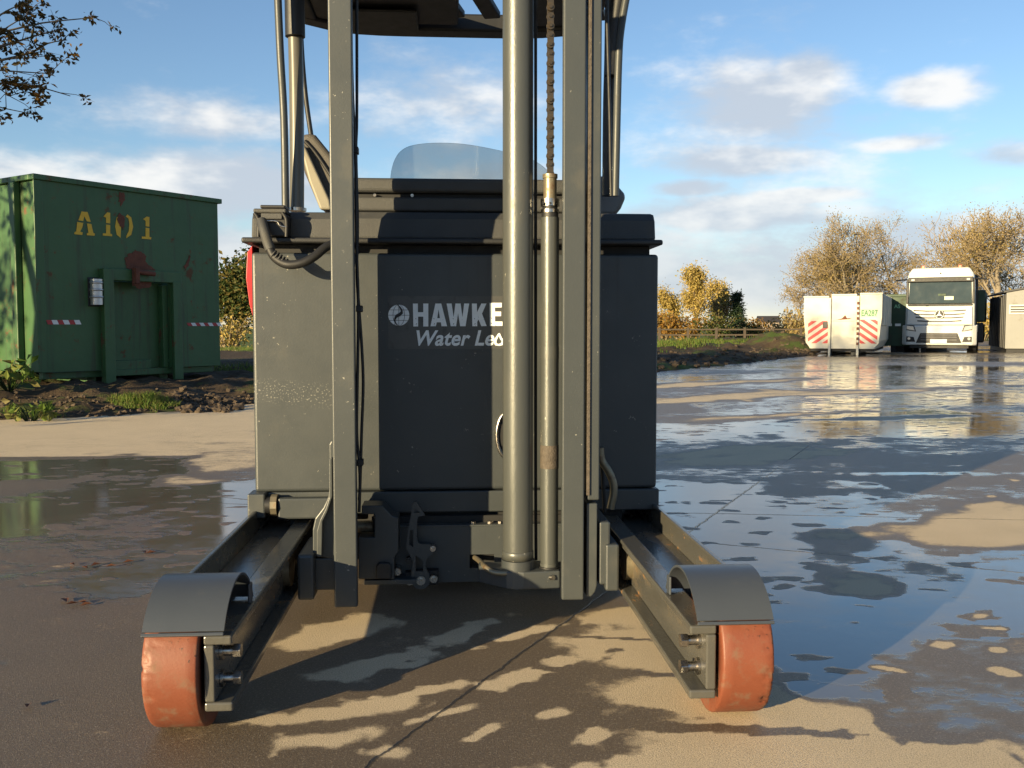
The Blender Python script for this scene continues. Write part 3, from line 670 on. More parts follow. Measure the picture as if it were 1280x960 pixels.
# --- side brackets and rollers
bl = MB(); bl.prism([at(x, y, 2.66) for x, y in [(411.5,556),(414,551),(419,550),(419,699),(391,695),(391,662),(394,648),(404,635),(410,622),(412.5,605)]], (0, .22, 0)).build('mast_bracket', M_rail, rt, .003)
bl = MB(); bl.prism([at(x, y, 2.63) for x, y in [(411.5,574),(415,572),(415.5,620),(409,640),(403,652),(402,696),(396,696),(396,664),(400,650),(407,636),(411.5,622)]], (0, .027, 0)).build('bracket_rib', M_rail, rt, .002)
B('slide_block', M_grey, at(371, 700, 2.62).x, at(392, 700, 2.62).x, 2.62, 2.86, at(380, 751, 2.62).z, at(380, 694, 2.62).z, bevel=.008)
B('slide_arm', M_grey, at(392.5, 700, 2.66).x, -.3145, 2.66, 2.86, at(400, 738, 2.66).z, at(400, 698, 2.66).z, bevel=.004)
B('slide_block', M_grey, at(757, 700, 2.62).x, at(774, 700, 2.62).x, 2.62, 2.86, at(765, 739, 2.62).z, at(765, 681, 2.62).z, bevel=.006)
rl = at(787, 713, 2.70); MB().cyl((rl.x-.018, 2.70, .148), (rl.x+.012, 2.70, .148), .052, n=36).build('guide_roller', M_pipe, rt, .004)
rl2 = at(375, 713, 2.70); MB().cyl((CX-(rl.x-CX)-.012, 2.70, .148), (CX-(rl.x-CX)+.018, 2.70, .148), .052, n=36).build('guide_roller', M_pipe, rt, .004)
# left corner block with knobs under the cover
B('corner_block', M_grey, at(309, 630, 2.95).x, at(331, 630, 2.95).x, 2.95, 3.04, at(320, 648, 2.95).z, at(320, 618, 2.95).z, bevel=.005)
kp = at(344, 632, 2.96); MB().cyl((kp.x-.03, 2.97, kp.z), (kp.x-.014, 2.97, kp.z), .026, n=24).build('knob_neck', M_black, rt)
MB().cyl((kp.x-.013, 2.97, kp.z), (kp.x+.006, 2.97, kp.z), .033, n=10, smooth=False).build('knob', M_pipe, rt, .004)
B('arm_root', M_grey, at(348, 640, 2.96).x, -.32, 2.95, 2.985, .235, .30, bevel=.006)
# --- operator area: guard, pillars, seat, screen
gz = 2.11
M_roof = pmat('guard_black', (.006, .006, .007), .6, 0, .1, 9)
gd = MB(); rear = []
for i in range(13):
    x = -.60+1.235*i/12; u = (x-.02)/.62; rear.append((x, 4.33-.14*abs(u)**5, gz+.0))
gd.prism(rear+[(p[0]*.985, p[1]-.11, p[2]) for p in rear[::-1]], (0, 0, .075)).build('overhead_guard', M_roof, rt, .01)
guard = bpy.context.scene.objects['overhead_guard']
for x in (-.575, .61): MB().prism([(x-.03, 3.2, gz+.002), (x+.03, 3.2, gz+.002), (x+.03, 4.2, gz+.002), (x-.03, 4.2, gz+.002)], (0, 0, .07)).build('guard_side', M_roof, guard, .01)
MB().box(-.545, .58, 3.2, 3.3, gz+.003, gz+.07).build('guard_front', M_roof, guard, .01)
MB().box(-.545, .05, 3.80, 4.19, gz+.012, gz+.065).build('guard_plate', M_roof, guard, .01); MB().box(.30, .58, 3.5, 4.19, gz+.014, gz+.06).build('guard_plate', M_roof, guard, .01)
MB().box(-.44, -.12, 3.95, 4.22, gz-.012, gz+.0).build('display_box', M_roof, guard, .01)
for i in range(7):
    x = -.42+.15*i; MB().obox((x+.06, 3.70, gz+.035), .07, .86, .03, Matrix.Rotation(R(-14), 3, 'Z')).build('guard_bar', M_roof, guard, .006)
def pillar(pts, r, name='pillar', mat=M_pillar): return MB().tube(smooth_path([Vector(p) for p in pts], 4), r, 14).build(name, mat, rt)
yp = 3.47
hose([(345, -60, yp), (350, 60, yp), (355, 150, yp), (357, 262, yp)], yp, .0135, 'front_pillar', M_grey, None, 12)
hose([(365, -30, yp+.1), (369, 48, yp+.1), (371, 150, yp+.08), (371, 264, yp+.05)], yp, .026, 'pillar', M_pillar, None, 18)
MB().cyl(at(371, 264, yp+.05), at(371, 260, yp+.05), .034, n=20).build('pillar_foot', M_steel, rt)
hose([(374, -20, yp+.5), (377, 60, yp+.5), (382, 120, yp+.5), (389, 170, yp+.5)], yp, .010, 'rear_pillar', M_dark)
hose([(368, -10, yp+.09), (369, 46, yp+.09)], yp, .036, 'pillar_joint', M_dark, None, 16)
hose([(790, -40, yp), (777, 30, yp), (773, 80, yp), (770, 200, yp), (769, 245, yp)], yp, .014, 'front_pillar', M_grey, None, 12)
hose([(764, -40, yp+.06), (763, 60, yp+.06), (761, 140, yp+.06), (760, 245, yp+.06)], yp, .022, 'pillar', M_dark, None, 14)
hose([(775, -10, yp+.02), (768, 40, yp+.02), (764, 95, yp+.02)], yp, .026, 'pillar_joint', M_dark)
seat = MB(); Ys = 3.72
seat.prism([at(x, y, Ys) for x, y in [(372,176),(378,168),(386,165),(394,168),(420,200),(444,240),(446,262),(400,262),(380,215)]], (0, .42, 0)); seat_o = seat.build('seat_backrest', pmat('seat_vinyl', (.075, .068, .058), .6, 0, .08, 8, bump=.2, bs=300), rt, .02, 4)
sb = MB(); sb.prism([at(x, y, Ys-.035) for x, y in [(375,184),(380,180),(392,206),(412,250),(414,262),(400,262),(386,226)]], (0, .034, 0)); sb.build('seat_shell', pmat('seat_shell_grey', (.24, .22, .17), .5, 0, .06, 8), seat_o, .008, 3)
hose([(381,176),(395,192),(415,222),(432,252)], Ys-.006, .007, 'seat_piping', M_black, seat_o)
cons = MB(); cons.prism([at(x, y, 3.62) for x, y in [(735,218),(757,220),(768,226),(781,241),(783,246),(777,260),(770,269),(735,269)]], (0, .5, 0)).build('armrest_console', pmat('console_grey', (.13, .13, .13), .45, 0, .06, 8), rt, .02, 4)
def glass_mat():
    m = bpy.data.materials.new('tinted_screen'); m.use_nodes = True; T = NT(m.node_tree); T.n.clear()
    tr = T.new('ShaderNodeBsdfTransparent', {'Color': (.72, .745, .76, 1)}); df = T.new('ShaderNodeBsdfDiffuse', {'Color': (.16, .2, .24, 1)}); gl = T.new('ShaderNodeBsdfGlossy', {'Roughness': .06})
    co = T.new('ShaderNodeTexCoord').outputs['Object']
    f = T.m('ADD', .10, T.m('MULTIPLY', T.ss(T.noise(co, 45, 3, .6), .66, .76), .25))
    a = T.new('ShaderNodeMixShader', {0: f, 1: tr.outputs[0], 2: df.outputs[0]})
    fr = T.new('ShaderNodeFresnel', {'IOR': 1.3}); b = T.new('ShaderNodeMixShader', {0: fr.outputs[0], 1: a.outputs[0], 2: gl.outputs[0]})
    T.new('ShaderNodeOutputMaterial', {0: b.outputs[0]}); return m
sc = MB(); sc.prism(smooth_path([at(x, y, 3.9) for x, y in [(487,236),(489,214),(494,198),(503,187),(518,181),(545,178.5),(580,180),(620,187),(655,196),(675,205),(690,220),(694,236)]], 5), (0, .005, 0)).build('tinted_screen', glass_mat(), rt, .001)
# --- battery connector and cable
con = B('battery_connector', M_black, at(323, 290, 2.96).x, at(360, 290, 2.96).x, 2.965, 3.03, 1.104, at(340, 268, 2.96).z, bevel=.004)
B('connector_lid', M_hood, at(316, 262, 2.95).x, at(357, 262, 2.95).x, 2.955, 3.06, at(330, 266, 2.955).z, at(330, 260.5, 2.955).z, con, bevel=.004)
B('connector_grip', M_dark, at(325, 258, 2.97).x, at(356, 258, 2.97).x, 2.97, 3.05, at(330, 260, 2.97).z, at(330, 256, 2.97).z, con, bevel=.003)
B('connector_face', M_hood, at(326, 268, 2.955).x, at(352, 268, 2.955).x, 2.957, 2.9645, at(330, 273.5, 2.957).z, at(330, 266.5, 2.957).z, con, bevel=.001)
for x in (324, 359):
    hose([(x-6, 266), (x-1, 275), (x-1, 296)], 2.958, .006, 'connector_clip', M_black, con)
hose([(326, 276.5), (345, 276.5), (350, 282), (358, 284)], 2.955, .003, 'connector_wire', M_steel, con)
hose([(327, 276, 2.95), (330, 287, 2.93), (334, 301, 2.92), (338, 312, 2.915)], 2.93, .0155, 'cable_sleeve', M_hood, con, 14)
hose([(337, 310, 2.915), (342, 320, 2.91), (352, 328, 2.905), (364, 331, 2.90), (380, 328, 2.90), (394, 320, 2.91), (406, 310, 2.93), (418, 304, 2.95), (430, 300, 2.97)], 2.93, .0135, 'battery_cable', M_black, con, 14)
for k in range(5):
    a = at(342+k*3.6, 318+k*2.6, 2.908); MB().lathe(a, (.8, 0, -.6), [(-.002, .0128), (-.002, .0148), (.002, .0148), (.002, .0128)], 14).build('cable_ring', M_hood, con)

# ------------------------------------------------------------------ GREEN ROLL-OFF CONTAINER
GA = math.atan2(1.9, 1.45)
g0 = Vector((-4.38, 10.6, .16))
gcn = thing('roll_off_container', 'rusty dark green roll-off container with yellow stencilled A101 on its end', 'container', g0, GA, local=True)
def face_pt(px, py, off=0.0):
    """pixel on the end face of the green container -> local (x, z)"""
    x, y, z = px_dir(px, py); d = Vector((math.cos(GA), math.sin(GA), 0)); n = Vector((math.sin(GA), -math.cos(GA), 0))
    o = Vector((0, 0, HC)); k = ((g0+n*off)-o).dot(n)/Vector((x, y, z)).dot(n); p = o+Vector((x, y, z))*k
    return (p-g0).dot(d), p.z-g0.z
def green_mat(side=False):
    m = bpy.data.materials.new('green_container_paint'); m.use_nodes = True; T = NT(m.node_tree); b = T.n['Principled BSDF']
    co = T.new('ShaderNodeTexCoord').outputs['Object']; n = T.noise(co, 2.2, 6, .65); f = T.noise(co, 11, 6, .7)
    c = T.mix(n, (.026, .080, .026), (.056, .128, .044))
    rs = T.ss(T.m('ADD', T.m('MULTIPLY', n, .45), T.m('MULTIPLY', f, .55)), .555, .64)
    rust = T.mix(f, (.06, .025, .012), (.16, .065, .03)); c = T.mix(T.m('MULTIPLY', rs, .9), c, rust)
    mp = T.new('ShaderNodeMapping', {'Vector': co, 'Scale': (16, 16, .9)}); c = T.mix(T.m('MULTIPLY', T.ss(T.noise(mp, 1, 5), .52, .72), .6), c, (.040, .036, .018))
    T.put(b.inputs['Base Color'], c); T.put(b.inputs['Roughness'], T.m('ADD', .5, T.m('MULTIPLY', rs, .35)))
    bn = T.new('ShaderNodeBump', {'Strength': .4, 'Distance': .02, 'Height': T.noise(co, 3, 4)}); T.put(b.inputs['Normal'], bn.outputs[0]); return m
M_green = green_mat()
M_rustp = pmat('bare_rust', (.13, .045, .025), .85, 0, .3, 12, bump=.5, bs=60)
M_yel = pmat('yellow_stencil', (.70, .42, .04), .7, 0, .12, 14, dirt=((.05, .09, .035), .28, 22))
GW, GH0, GH1, GL = 2.39, .17, 2.235, 6.0
def GB(name, mat, x0, x1, y0, y1, z0, z1, par=None, bevel=.006): return MB().box(x0, x1, y0, y1, z0, z1).build(name, mat, par or gcn, bevel)
fx = lambda px, py=400: face_pt(px, py)[0]
fz = lambda px, py: face_pt(px, py)[1]
rx0, rx1 = fx(138), fx(214); rz0, rz1 = fz(175, 462), fz(175, 352)
e = MB(); e.box(0, rx0, 0, .06, GH0, GH1); e.box(rx1, GW, 0, .06, GH0, GH1); e.box(rx0, rx1, 0, .06, rz1, GH1)
endw = e.build('end_wall', M_green, gcn)
GB('recess_panel', M_green, rx0, rx1, .16, .2, GH0, rz1); GB('recess_lip', M_green, rx0+.02, rx1-.22, .10, .158, GH0-.01, GH0+.10)
GB('recess_jamb', M_green, rx1-.07, rx1-.002, .062, .158, GH0, rz1-.03)
GB('recess_post', M_green, fx(125), rx0-.002, -.09, -.002, 0.0, fz(130, 336)); GB('recess_post', M_green, rx1+.002, fx(225), -.05, -.002, .02, fz(220, 352))
GB('recess_lintel', M_green, rx0, fx(225), -.045, -.002, rz1+.0, fz(180, 338))
hk = GB('hook_bar', M_rustp, fx(163), fx(168), -.13, -.047, fz(166, 355), fz(166, 335)); MB().cyl((fx(166), -.10, fz(166, 340)), (fx(188), -.10, fz(188, 343)), .028, n=14).build('hook_roller', M_rustp, hk)
GB('lower_beam', M_green, .05, GW-.05, .07, .15, GH0-.08, GH0-.005)
GB('side_wall', M_green, 0, .05, .062, GL, GH0, GH1); GB('side_wall', M_green, GW-.05, GW, .062, GL, GH0, GH1)
GB('back_wall', M_green, .052, GW-.052, GL-.06, GL, GH0, GH1); GB('floor_plate', M_green, .052, GW-.052, .21, GL-.062, GH0, GH0+.06)
for x0, x1, y0, y1 in ((-.05, GW+.05, -.03, .07), (-.05, .06, .072, GL), (GW-.06, GW+.05, .072, GL), (.062, GW-.062, GL-.08, GL+.01)):
    GB('top_rail', M_green, x0, x1, y0, y1, GH1+.001, GH1+.06)
for i in range(9): GB('side_rib', M_green, -.075, -.001, .32+.62*i, .42+.62*i, GH0+.02, GH1-.001, bevel=.01); GB('side_rib', M_green, GW+.001, GW+.075, .32+.62*i, .42+.62*i, GH0+.02, GH1-.001, bevel=.01)
GB('corner_post', M_green, -.04, .06, -.012, -.001, GH0, GH1); 
for x in (.65, 1.62): GB('skid_rail', M_green, x, x+.12, .2, GL-.1, 0.0, GH0-.082)
for x in (.45, 1.75): MB().cyl((x, GL-.5, .09), (x+.2, GL-.5, .09), .09, n=18).build('skid_roller', M_rustp, gcn, .006)
sg = [(0,0,.0), (.25,0,.0), (.30,0,.35), (.0,0,.5)]
MB().prism([(-.08, .9, GH0), (-.08, 1.25, GH0), (-.08, .9, GH0+.35)], (.078, 0, 0)).build('gusset', M_green, gcn, .004)
# stencilled code
def stencil(loops):
    L = [[face_pt(x/3, y/3+200, .003) for x, y in lp] for lp in loops]
    filled(L, .004, 'stencil_letter', M_yel, endw, Matrix(((1, 0, 0, 0), (0, 0, 1, -.003), (0, 1, 0, 0), (0, 0, 0, 1))))
stencil([[(306,193),(328,195),(340,232),(326,230),(316,210),(312,229),(294,226)]]); stencil([[(290,232),(312,236),(308,254),(300,268),(310,272),(308,281),(279,278),(280,270),(286,268)]]); stencil([[(326,238),(342,240),(350,274),(356,276),(354,284),(326,282),(326,274),(332,274)]])
stencil([[(388,212),(402,196),(413,198),(413,238),(398,236),(398,216)]]); stencil([[(398,242),(413,244),(413,276),(420,278),(420,286),(386,283),(386,275),(398,275)]])
stencil([[(455,206),(452,292),(438,280),(432,248),(438,215)], ]); stencil([[(478,204),(492,216),(499,250),(492,280),(474,293),(474,284),(483,266),(485,240),(482,220),(472,212)]])
stencil([[(537,222),(550,212),(560,214),(560,250),(546,248),(546,228)]]); stencil([[(546,254),(560,256),(560,288),(567,290),(566,298),(532,295),(532,287),(546,287)]])
def patch_rust(loop, parent=endw, y=-.0035, mat=M_rustp, nm='rust_patch'):
    rr = random.Random(int(loop[0][0])); dn = []
    for (a0, b0), (a1, b1) in zip(loop, loop[1:]+loop[:1]):
        for t in (0, .25, .5, .75): dn.append((a0+(a1-a0)*t+rr.gauss(0, 2.6), b0+(b1-b0)*t+rr.gauss(0, 2.6)))
    L = [[face_pt(a/3, b/3+200, -y) for a, b in dn]]
    filled(L, .003, nm, mat, parent, Matrix(((1, 0, 0, 0), (0, 0, 1, y), (0, 1, 0, 0), (0, 0, 0, 1))))
patch_rust([(470,362),(492,350),(505,338),(528,345),(545,362),(550,388),(568,402),(586,415),(584,445),(560,478),(520,482),(496,470),(500,430),(482,408),(472,392)])
patch_rust([(446,124),(468,120),(470,150),(452,172),(447,150)]); patch_rust([(440,205),(452,200),(470,215),(468,250),(458,262),(446,240)], y=-.0065)
patch_rust([(690,395),(708,362),(714,360),(704,400),(692,418)])
M_wst = pmat('reflective_white', (.7, .7, .68), .5, 0, .08, 20); M_rst = pmat('reflective_red', (.38, .03, .03), .5, 0, .1, 20)
for (xa, xb, ya, yb, n) in ((57, 99, 400, 405.5, 6), (233, 275, 403.5, 407.5, 8)):
    for i in range(n):
        u0, u1 = i/n, (i+1)/n; P = [face_pt(xa+(xb-xa)*u, y) for u, y in ((u0, ya), (u1-.002, ya), (u1+.06, yb), (u0+.062, yb))]
        filled([P], .003, 'marker_stripe', M_rst if i % 2 == 0 else M_wst, endw, Matrix(((1, 0, 0, 0), (0, 0, 1, -.003), (0, 1, 0, 0), (0, 0, 0, 1))))
tx, tz0, tz1 = fx(117.5), fz(117, 381), fz(117, 349)
M_alu = pmat('dull_aluminium', (.5, .5, .5), .38, .8, .1, 20)
tu = MB().cyl((tx, -.06, tz0), (tx, -.06, tz1), .066, n=24).build('document_tube', M_alu, gcn, .008)
for k in (.3, .58, .86): z = tz0+(tz1-tz0)*k; MB().lathe((tx, -.06, z), (0, 0, 1), [(-.012, .06), (-.012, .073), (.012, .073), (.012, .06)], 24).build('tube_ring', M_alu, tu)
GB('tube_bracket', M_dark, tx-.07, tx+.07, -.012, -.001, tz0-.02, tz1+.02, tu)

# ------------------------------------------------------------------ WHITE CONTAINER, DARK CONTAINER, TRUCK, SHED on the far side
def cream(name, c=(.55, .53, .45)): return pmat(name, c, .55, 0, .04, 1.2, dirt=((.42, .33, .2), .26, 1.6), bump=.1, bs=4)
M_cream = cream('cream_container_paint'); M_truckw = pmat('truck_white', (.54, .54, .51), .3, 0, .03, 2, coat=.4); M_stripe = pmat('hazard_red', (.5, .03, .035), .5)
RW = R(-28.5)
w0 = on(1005, 443.5); 
wc = thing('waste_container', 'cream white waste container with red diagonal hazard stripes beside the parked truck', 'container', w0, RW, local=True)
SW = 2.45; wc.scale = (.85,)*3
def WB(name, mat, x0, x1, y0, y1, z0, z1, par=None, bevel=.01): return MB().box(x0, x1, y0, y1, z0, z1).build(name, mat, par or wc, bevel)
xs1, xs2 = SW*.335, SW*.70
zt0, zt1, zt2 = 1.96, 2.02, 2.05
def wpanel(x0, x1, zt, left=0, right=0, nm='front_panel'):
    pts = [(x0+(.22 if left else 0), 0, .22), (x1-(.22 if right else 0), 0, .22)]
    if right: pts += [(x1-.05, 0, .42), (x1, 0, 1.0), (x1+.03, 0, 1.28)]
    pts += [(x1+(.03 if right else 0), 0, zt), (x0-(.03 if left else 0), 0, zt)]
    if left: pts += [(x0-.03, 0, 1.28), (x0, 0, 1.0), (x0+.05, 0, .42)]
    return MB().prism(pts, (0, .06, 0)).build(nm, M_cream, wc, .008)
p1 = wpanel(0, xs1-.03, zt0, left=1); p2 = wpanel(xs1+.05, xs2-.03, zt1); p3 = wpanel(xs2+.06, SW, zt2, right=1)
WB('post', M_cream, xs1-.025, xs1+.045, -.09, .05, .0, zt0-.02); WB('post', M_cream, xs2-.025, xs2+.055, -.07, .05, .0, zt1-.02)
for i in range(9): WB('ladder_rung', M_rustp, xs2-.016, xs2+.046, -.115, -.072, .35+.17*i, .44+.17*i, bevel=.004)
WB('latch', M_dark, xs1-.22, xs1-.06, -.02, -.001, .92, 1.14, p1)
WB('top_ledge', M_cream, -.05, xs1-.03, -.03, .1, zt0, zt0+.05); WB('top_ledge', M_cream, xs1+.05, xs2-.03, -.03, .1, zt1, zt1+.05); WB('top_ledge', M_cream, xs2+.06, SW+.05, -.03, .1, zt2, zt2+.05)
WB('seam', M_cream, xs1+.06, xs2-.04, -.02, -.001, 1.15, 1.20, p2); WB('seam', M_cream, xs2+.07, SW-.3, -.012, -.001, 1.20, 1.22, p3)
st_ = MB()
def hz(x0, x1, z0, z1, sgn, par):
    def clip(poly, ax, lim, keep):
        out = []
        for p, q in zip(poly, poly[1:]+poly[:1]):
            ip, iq = (p[ax]-lim)*keep >= 0, (q[ax]-lim)*keep >= 0
            if ip: out.append(p)
            if ip != iq: t = (lim-p[ax])/(q[ax]-p[ax]); out.append((p[0]+(q[0]-p[0])*t, p[1]+(q[1]-p[1])*t))
        return out
    dz = (x1-x0)*.72; a = z0-dz+.02
    while a < z1:
        pts = [(x0, a), (x1, a+dz), (x1, a+dz+.125), (x0, a+.125)] if sgn > 0 else [(x0, a+dz), (x1, a), (x1, a+.125), (x0, a+dz+.125)]
        pts = clip(pts, 1, z0, 1); pts = clip(pts, 1, z1, -1) if len(pts) > 2 else pts
        if len(pts) > 2: MB().prism([(x, -.006, z) for x, z in pts], (0, .0055, 0)).build('hazard_stripe', M_stripe, par)
        a += .25
hz(.12, xs1-.05, .40, 1.16, 1, p1); hz(xs2+.08, SW-.10, .40, 1.20, -1, p3)
WB('code_plate', pmat('code_plate_white', (.36, .56, .34), .5), xs2+.10, SW-.12, -.006, -.0005, 1.28, 1.56, p3, bevel=0)
M_ctx = pmat('code_green', (.008, .10, .035), .5)
text('EA287', .27, 'code_text', M_ctx, p3, Matrix.Translation((xs2+.11, -.008, 1.33)) @ Matrix.Rotation(R(90), 4, 'X'), .002, bold=.006, sx=.72)
sw_ = MB(); sw_.prism([(SW-.02, .061, 1.0), (SW+.03, .061, 1.28), (SW+.03, .061, zt2+.03), (SW-.02, .061, zt2+.03)], (0, 5, 0)); sw_.prism([(SW-.24, .061, .22), (SW-.18, .061, .22), (SW-.03, .061, .5), (SW-.021, .061, .99), (SW-.08, .061, .99)], (0, 5, 0)); sw_.build('side_wall', M_cream, wc, .008)
sw_ = MB(); sw_.prism([(.02, .061, 1.0), (-.03, .061, 1.28), (-.03, .061, zt0), (.02, .061, zt0)], (0, 5, 0)); sw_.prism([(.24, .061, .22), (.18, .061, .22), (.03, .061, .5), (.021, .061, .99), (.08, .061, .99)], (0, 5, 0)); sw_.build('side_wall', M_cream, wc, .008)
for i in range(5): WB('side_rib', M_cream, SW+.031, SW+.10, .35+.95*i, .47+.95*i, 1.0, zt2)
WB('floor', M_under, .2, SW-.2, .07, 5.05, .13, .215); WB('end_wall', M_cream, .05, SW-.05, 5.0, 5.06, .22, 1.95)
for x in (.75, 1.5): WB('skid_rail', M_dark, x, x+.14, .2, 4.9, 0, .128)
patch = MB(); patch.prism([(xs1+.22, -.004, 1.20), (xs1+.40, -.004, 1.25), (xs1+.50, -.004, 1.36), (xs1+.56, -.004, 1.25), (xs1+.72, -.004, 1.26), (xs1+.62, -.004, 1.215), (xs1+.4, -.004, 1.205)], (0, .0035, 0)).build('scraped_mark', M_rustp, p2)
# dark container between
d0 = on(1106, 441.2)+Vector((.3, 1.2, 0))
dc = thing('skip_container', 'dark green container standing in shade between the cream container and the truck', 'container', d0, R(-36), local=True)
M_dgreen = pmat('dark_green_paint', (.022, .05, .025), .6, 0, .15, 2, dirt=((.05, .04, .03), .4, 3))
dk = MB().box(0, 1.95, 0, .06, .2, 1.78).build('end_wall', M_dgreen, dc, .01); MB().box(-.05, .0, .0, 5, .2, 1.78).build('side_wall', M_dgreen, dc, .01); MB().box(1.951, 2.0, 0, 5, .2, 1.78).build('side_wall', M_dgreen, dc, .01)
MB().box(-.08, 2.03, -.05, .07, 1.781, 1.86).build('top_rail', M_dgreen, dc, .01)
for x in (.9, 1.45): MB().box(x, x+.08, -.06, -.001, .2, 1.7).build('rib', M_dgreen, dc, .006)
for x in (.35, .62): MB().box(x-.08, x+.09, -.012, -.001, .84, .92).build('reflector', M_wst, dc)
for x in (.4, 1.3): MB().box(x, x+.15, .1, 4.8, 0, .198).build('skid_rail', M_under, dc)
text('AS', .16, 'code_text', pmat('code_pale_green', (.2, .45, .25), .5), dk, Matrix.Translation((.5, -.003, 1.42)) @ Matrix.Rotation(R(90), 4, 'X'), .002, bold=.004)

# lorry
t0 = on(1173, 441.0)
LS = .86
lo = thing('lorry', 'white lorry cab facing the camera with a round star emblem on its grille', 'truck', t0, R(-31), local=True)
lo.scale = (LS,)*3
def LB(name, mat, x0, x1, y0, y1, z0, z1, par=None, bevel=.02, seg=2): return MB().box(x0, x1, y0, y1, z0, z1).build(name, mat, par or lo, bevel, seg)
M_glass = pmat('windscreen_glass', (.03, .045, .05), .08, 0, .2, 1.5, spec=.7); M_lamp = pmat('lamp_lens', (.5, .5, .48), .12, .2, .1, 8); M_blk = pmat('black_trim', (.007, .007, .008), .55)
cab = MB(); 
prof = [(-1.13, .62), (1.13, .62), (1.16, 1.0), (1.15, 1.85), (1.12, 2.66), (1.08, 2.9), (.95, 3.10), (-.95, 3.10), (-1.08, 2.9), (-1.12, 2.66), (-1.15, 1.85), (-1.16, 1.0)]
cabo = cab.prism([(x, .05, z) for x, z in prof], (0, 1.9, 0)).build('cab', M_truckw, lo, .07, 4)
vis = MB(); vis.prism([(-1.10, .047, 2.585), (1.10, .047, 2.585), (1.07, .047, 2.76), (-1.07, .047, 2.76)], (0, -.13, 0)).build('sun_visor', M_blk, cabo, .02)
scr = MB(); scr.prism([(-1.06, .045, 1.80), (1.06, .045, 1.80), (1.03, .045, 2.58), (-1.03, .045, 2.58)], (0, -.03, 0)).build('windscreen', M_glass, cabo, .02)
LB('dashboard_paper', pmat('paper', (.55, .6, .45), .7), .15, .45, .005, .013, 1.93, 2.06, cabo, bevel=0)
LB('windscreen_base', M_blk, -1.08, 1.08, -.02, .045, 1.72, 1.795, cabo)
fr = MB(); fr.prism([(-1.10, .045, 1.02), (1.10, .045, 1.02), (1.08, .045, 1.70), (-1.08, .045, 1.70)], (0, -.09, 0)); grl = fr.build('front_panel', M_truckw, cabo, .03, 3)
for z, w_ in ((1.50, .88), (1.37, .84), (1.25, .80), (1.12, .74)):
    n_ = MB(); n_.prism([(-w_, -.052, z+.03), (-w_*.5, -.052, z+.005), (w_*.5, -.052, z+.005), (w_, -.052, z+.03), (w_, -.052, z+.075), (w_*.5, -.052, z+.045), (-w_*.5, -.052, z+.045), (-w_, -.052, z+.075)], (0, .006, 0)); n_.build('grille_slot', M_blk, grl)
em = MB().cyl((0, -.045, 1.40), (0, -.085, 1.40), .17, n=32).build('emblem_disc', M_blk, grl, .006)
MB().lathe((0, -.086, 1.40), (0, -1, 0), [(0, .135), (0, .16), (.012, .16), (.012, .135)], 32).build('emblem_ring', M_alu, em)
sm_ = MB()
for a in (90, 210, 330):
    u = Vector((math.cos(R(a)), 0, math.sin(R(a)))); v_ = Vector((-u.z, 0, u.x)); c_ = Vector((0, -.090, 1.40)); sm_.prism([c_+v_*.022, c_+u*.14, c_-v_*.022], (0, -.008, 0))
sm_.build('emblem_star', M_alu, em)
bp = MB(); bp.prism([(-1.25, .3, .28), (-1.25, -.02, .28), (-1.10, -.16, .28), (1.10, -.16, .28), (1.25, -.02, .28), (1.25, .3, .28)], (0, 0, .73)); bmp = bp.build('bumper', M_truckw, lo, .05, 3)
for s in (-1, 1):
    hd = MB(); hd.prism([(s*.80, -.162, .80), (s*1.09, -.162, .86), (s*1.09, -.162, 1.00), (s*.86, -.162, .97)], (0, -.02, 0)).build('headlight', M_lamp, bmp, .01)
    MB().prism([(s*.76, -.161, .775), (s*1.095, -.161, .83), (s*1.095, -.161, 1.03), (s*.83, -.161, 1.0)], (0, -.004, 0)).build('headlight_surround', M_blk, bmp)
    MB().prism([(s*.78, -.162, .40), (s*1.09, -.162, .40), (s*1.09, -.162, .60), (s*.84, -.162, .58)], (0, -.012, 0)).build('fog_recess', M_blk, bmp, .006)
    MB().cyl((s*1.0, -.174, .52), (s*1.0, -.185, .52), .05, n=16).build('fog_lamp', M_lamp, bmp)
    LB('roof_beacon', pmat('beacon_amber', (.5, .12, .06), .3), s*.62-.06, s*.62+.06, .5, .62, 3.102, 3.22, cabo)
    LB('marker_lamp', M_lamp, s*.92-.05, s*.92+.06, -.095, -.0835, 2.63, 2.70, cabo, bevel=.004)
    MB().tube([(s*1.13, .2, 2.70), (s*1.3, .05, 2.68), (s*1.52, -.02, 2.66)], .03, 8).build('mirror_arm', M_blk, cabo)
    LB('a_pillar_trim', M_blk, s*1.065, s*1.14, -.01, .048, 1.80, 2.7, cabo, bevel=.01)
    for yy in (.62, 3.6):
        wh = MB().cyl((s*.92, yy+.2, .5), (s*1.22, yy+.2, .5), .5, n=28).build('wheel', M_black, lo, .03); MB().cyl((s*1.20, yy+.2, .5), (s*1.235, yy+.2, .5), .27, n=20).build('rim', M_alu, wh, .01)
    LB('wheel_arch', M_truckw, s*1.17, s*1.25, .305, 1.5, .75, 1.02, cabo)
lg = MB().prism([(-.76, -.1615, .36), (.76, -.1615, .36), (.62, -.1615, .72), (-.62, -.1615, .72)], (0, -.012, 0)).build('lower_grille', M_blk, bmp, .006)
for z in (.46, .56, .64): LB('grille_bar', pmat('grille_bar_grey', (.10, .10, .10), .5), -.6, .6, -.180, -.1745, z, z+.03, lg, bevel=.002)
LB('number_plate', pmat('plate_white', (.7, .68, .6), .5), -.28, .28, -.198, -.185, .36, .50, bmp, bevel=.004)
LB('under_shield', M_blk, -1.0, 1.0, .0, .25, .16, .275)
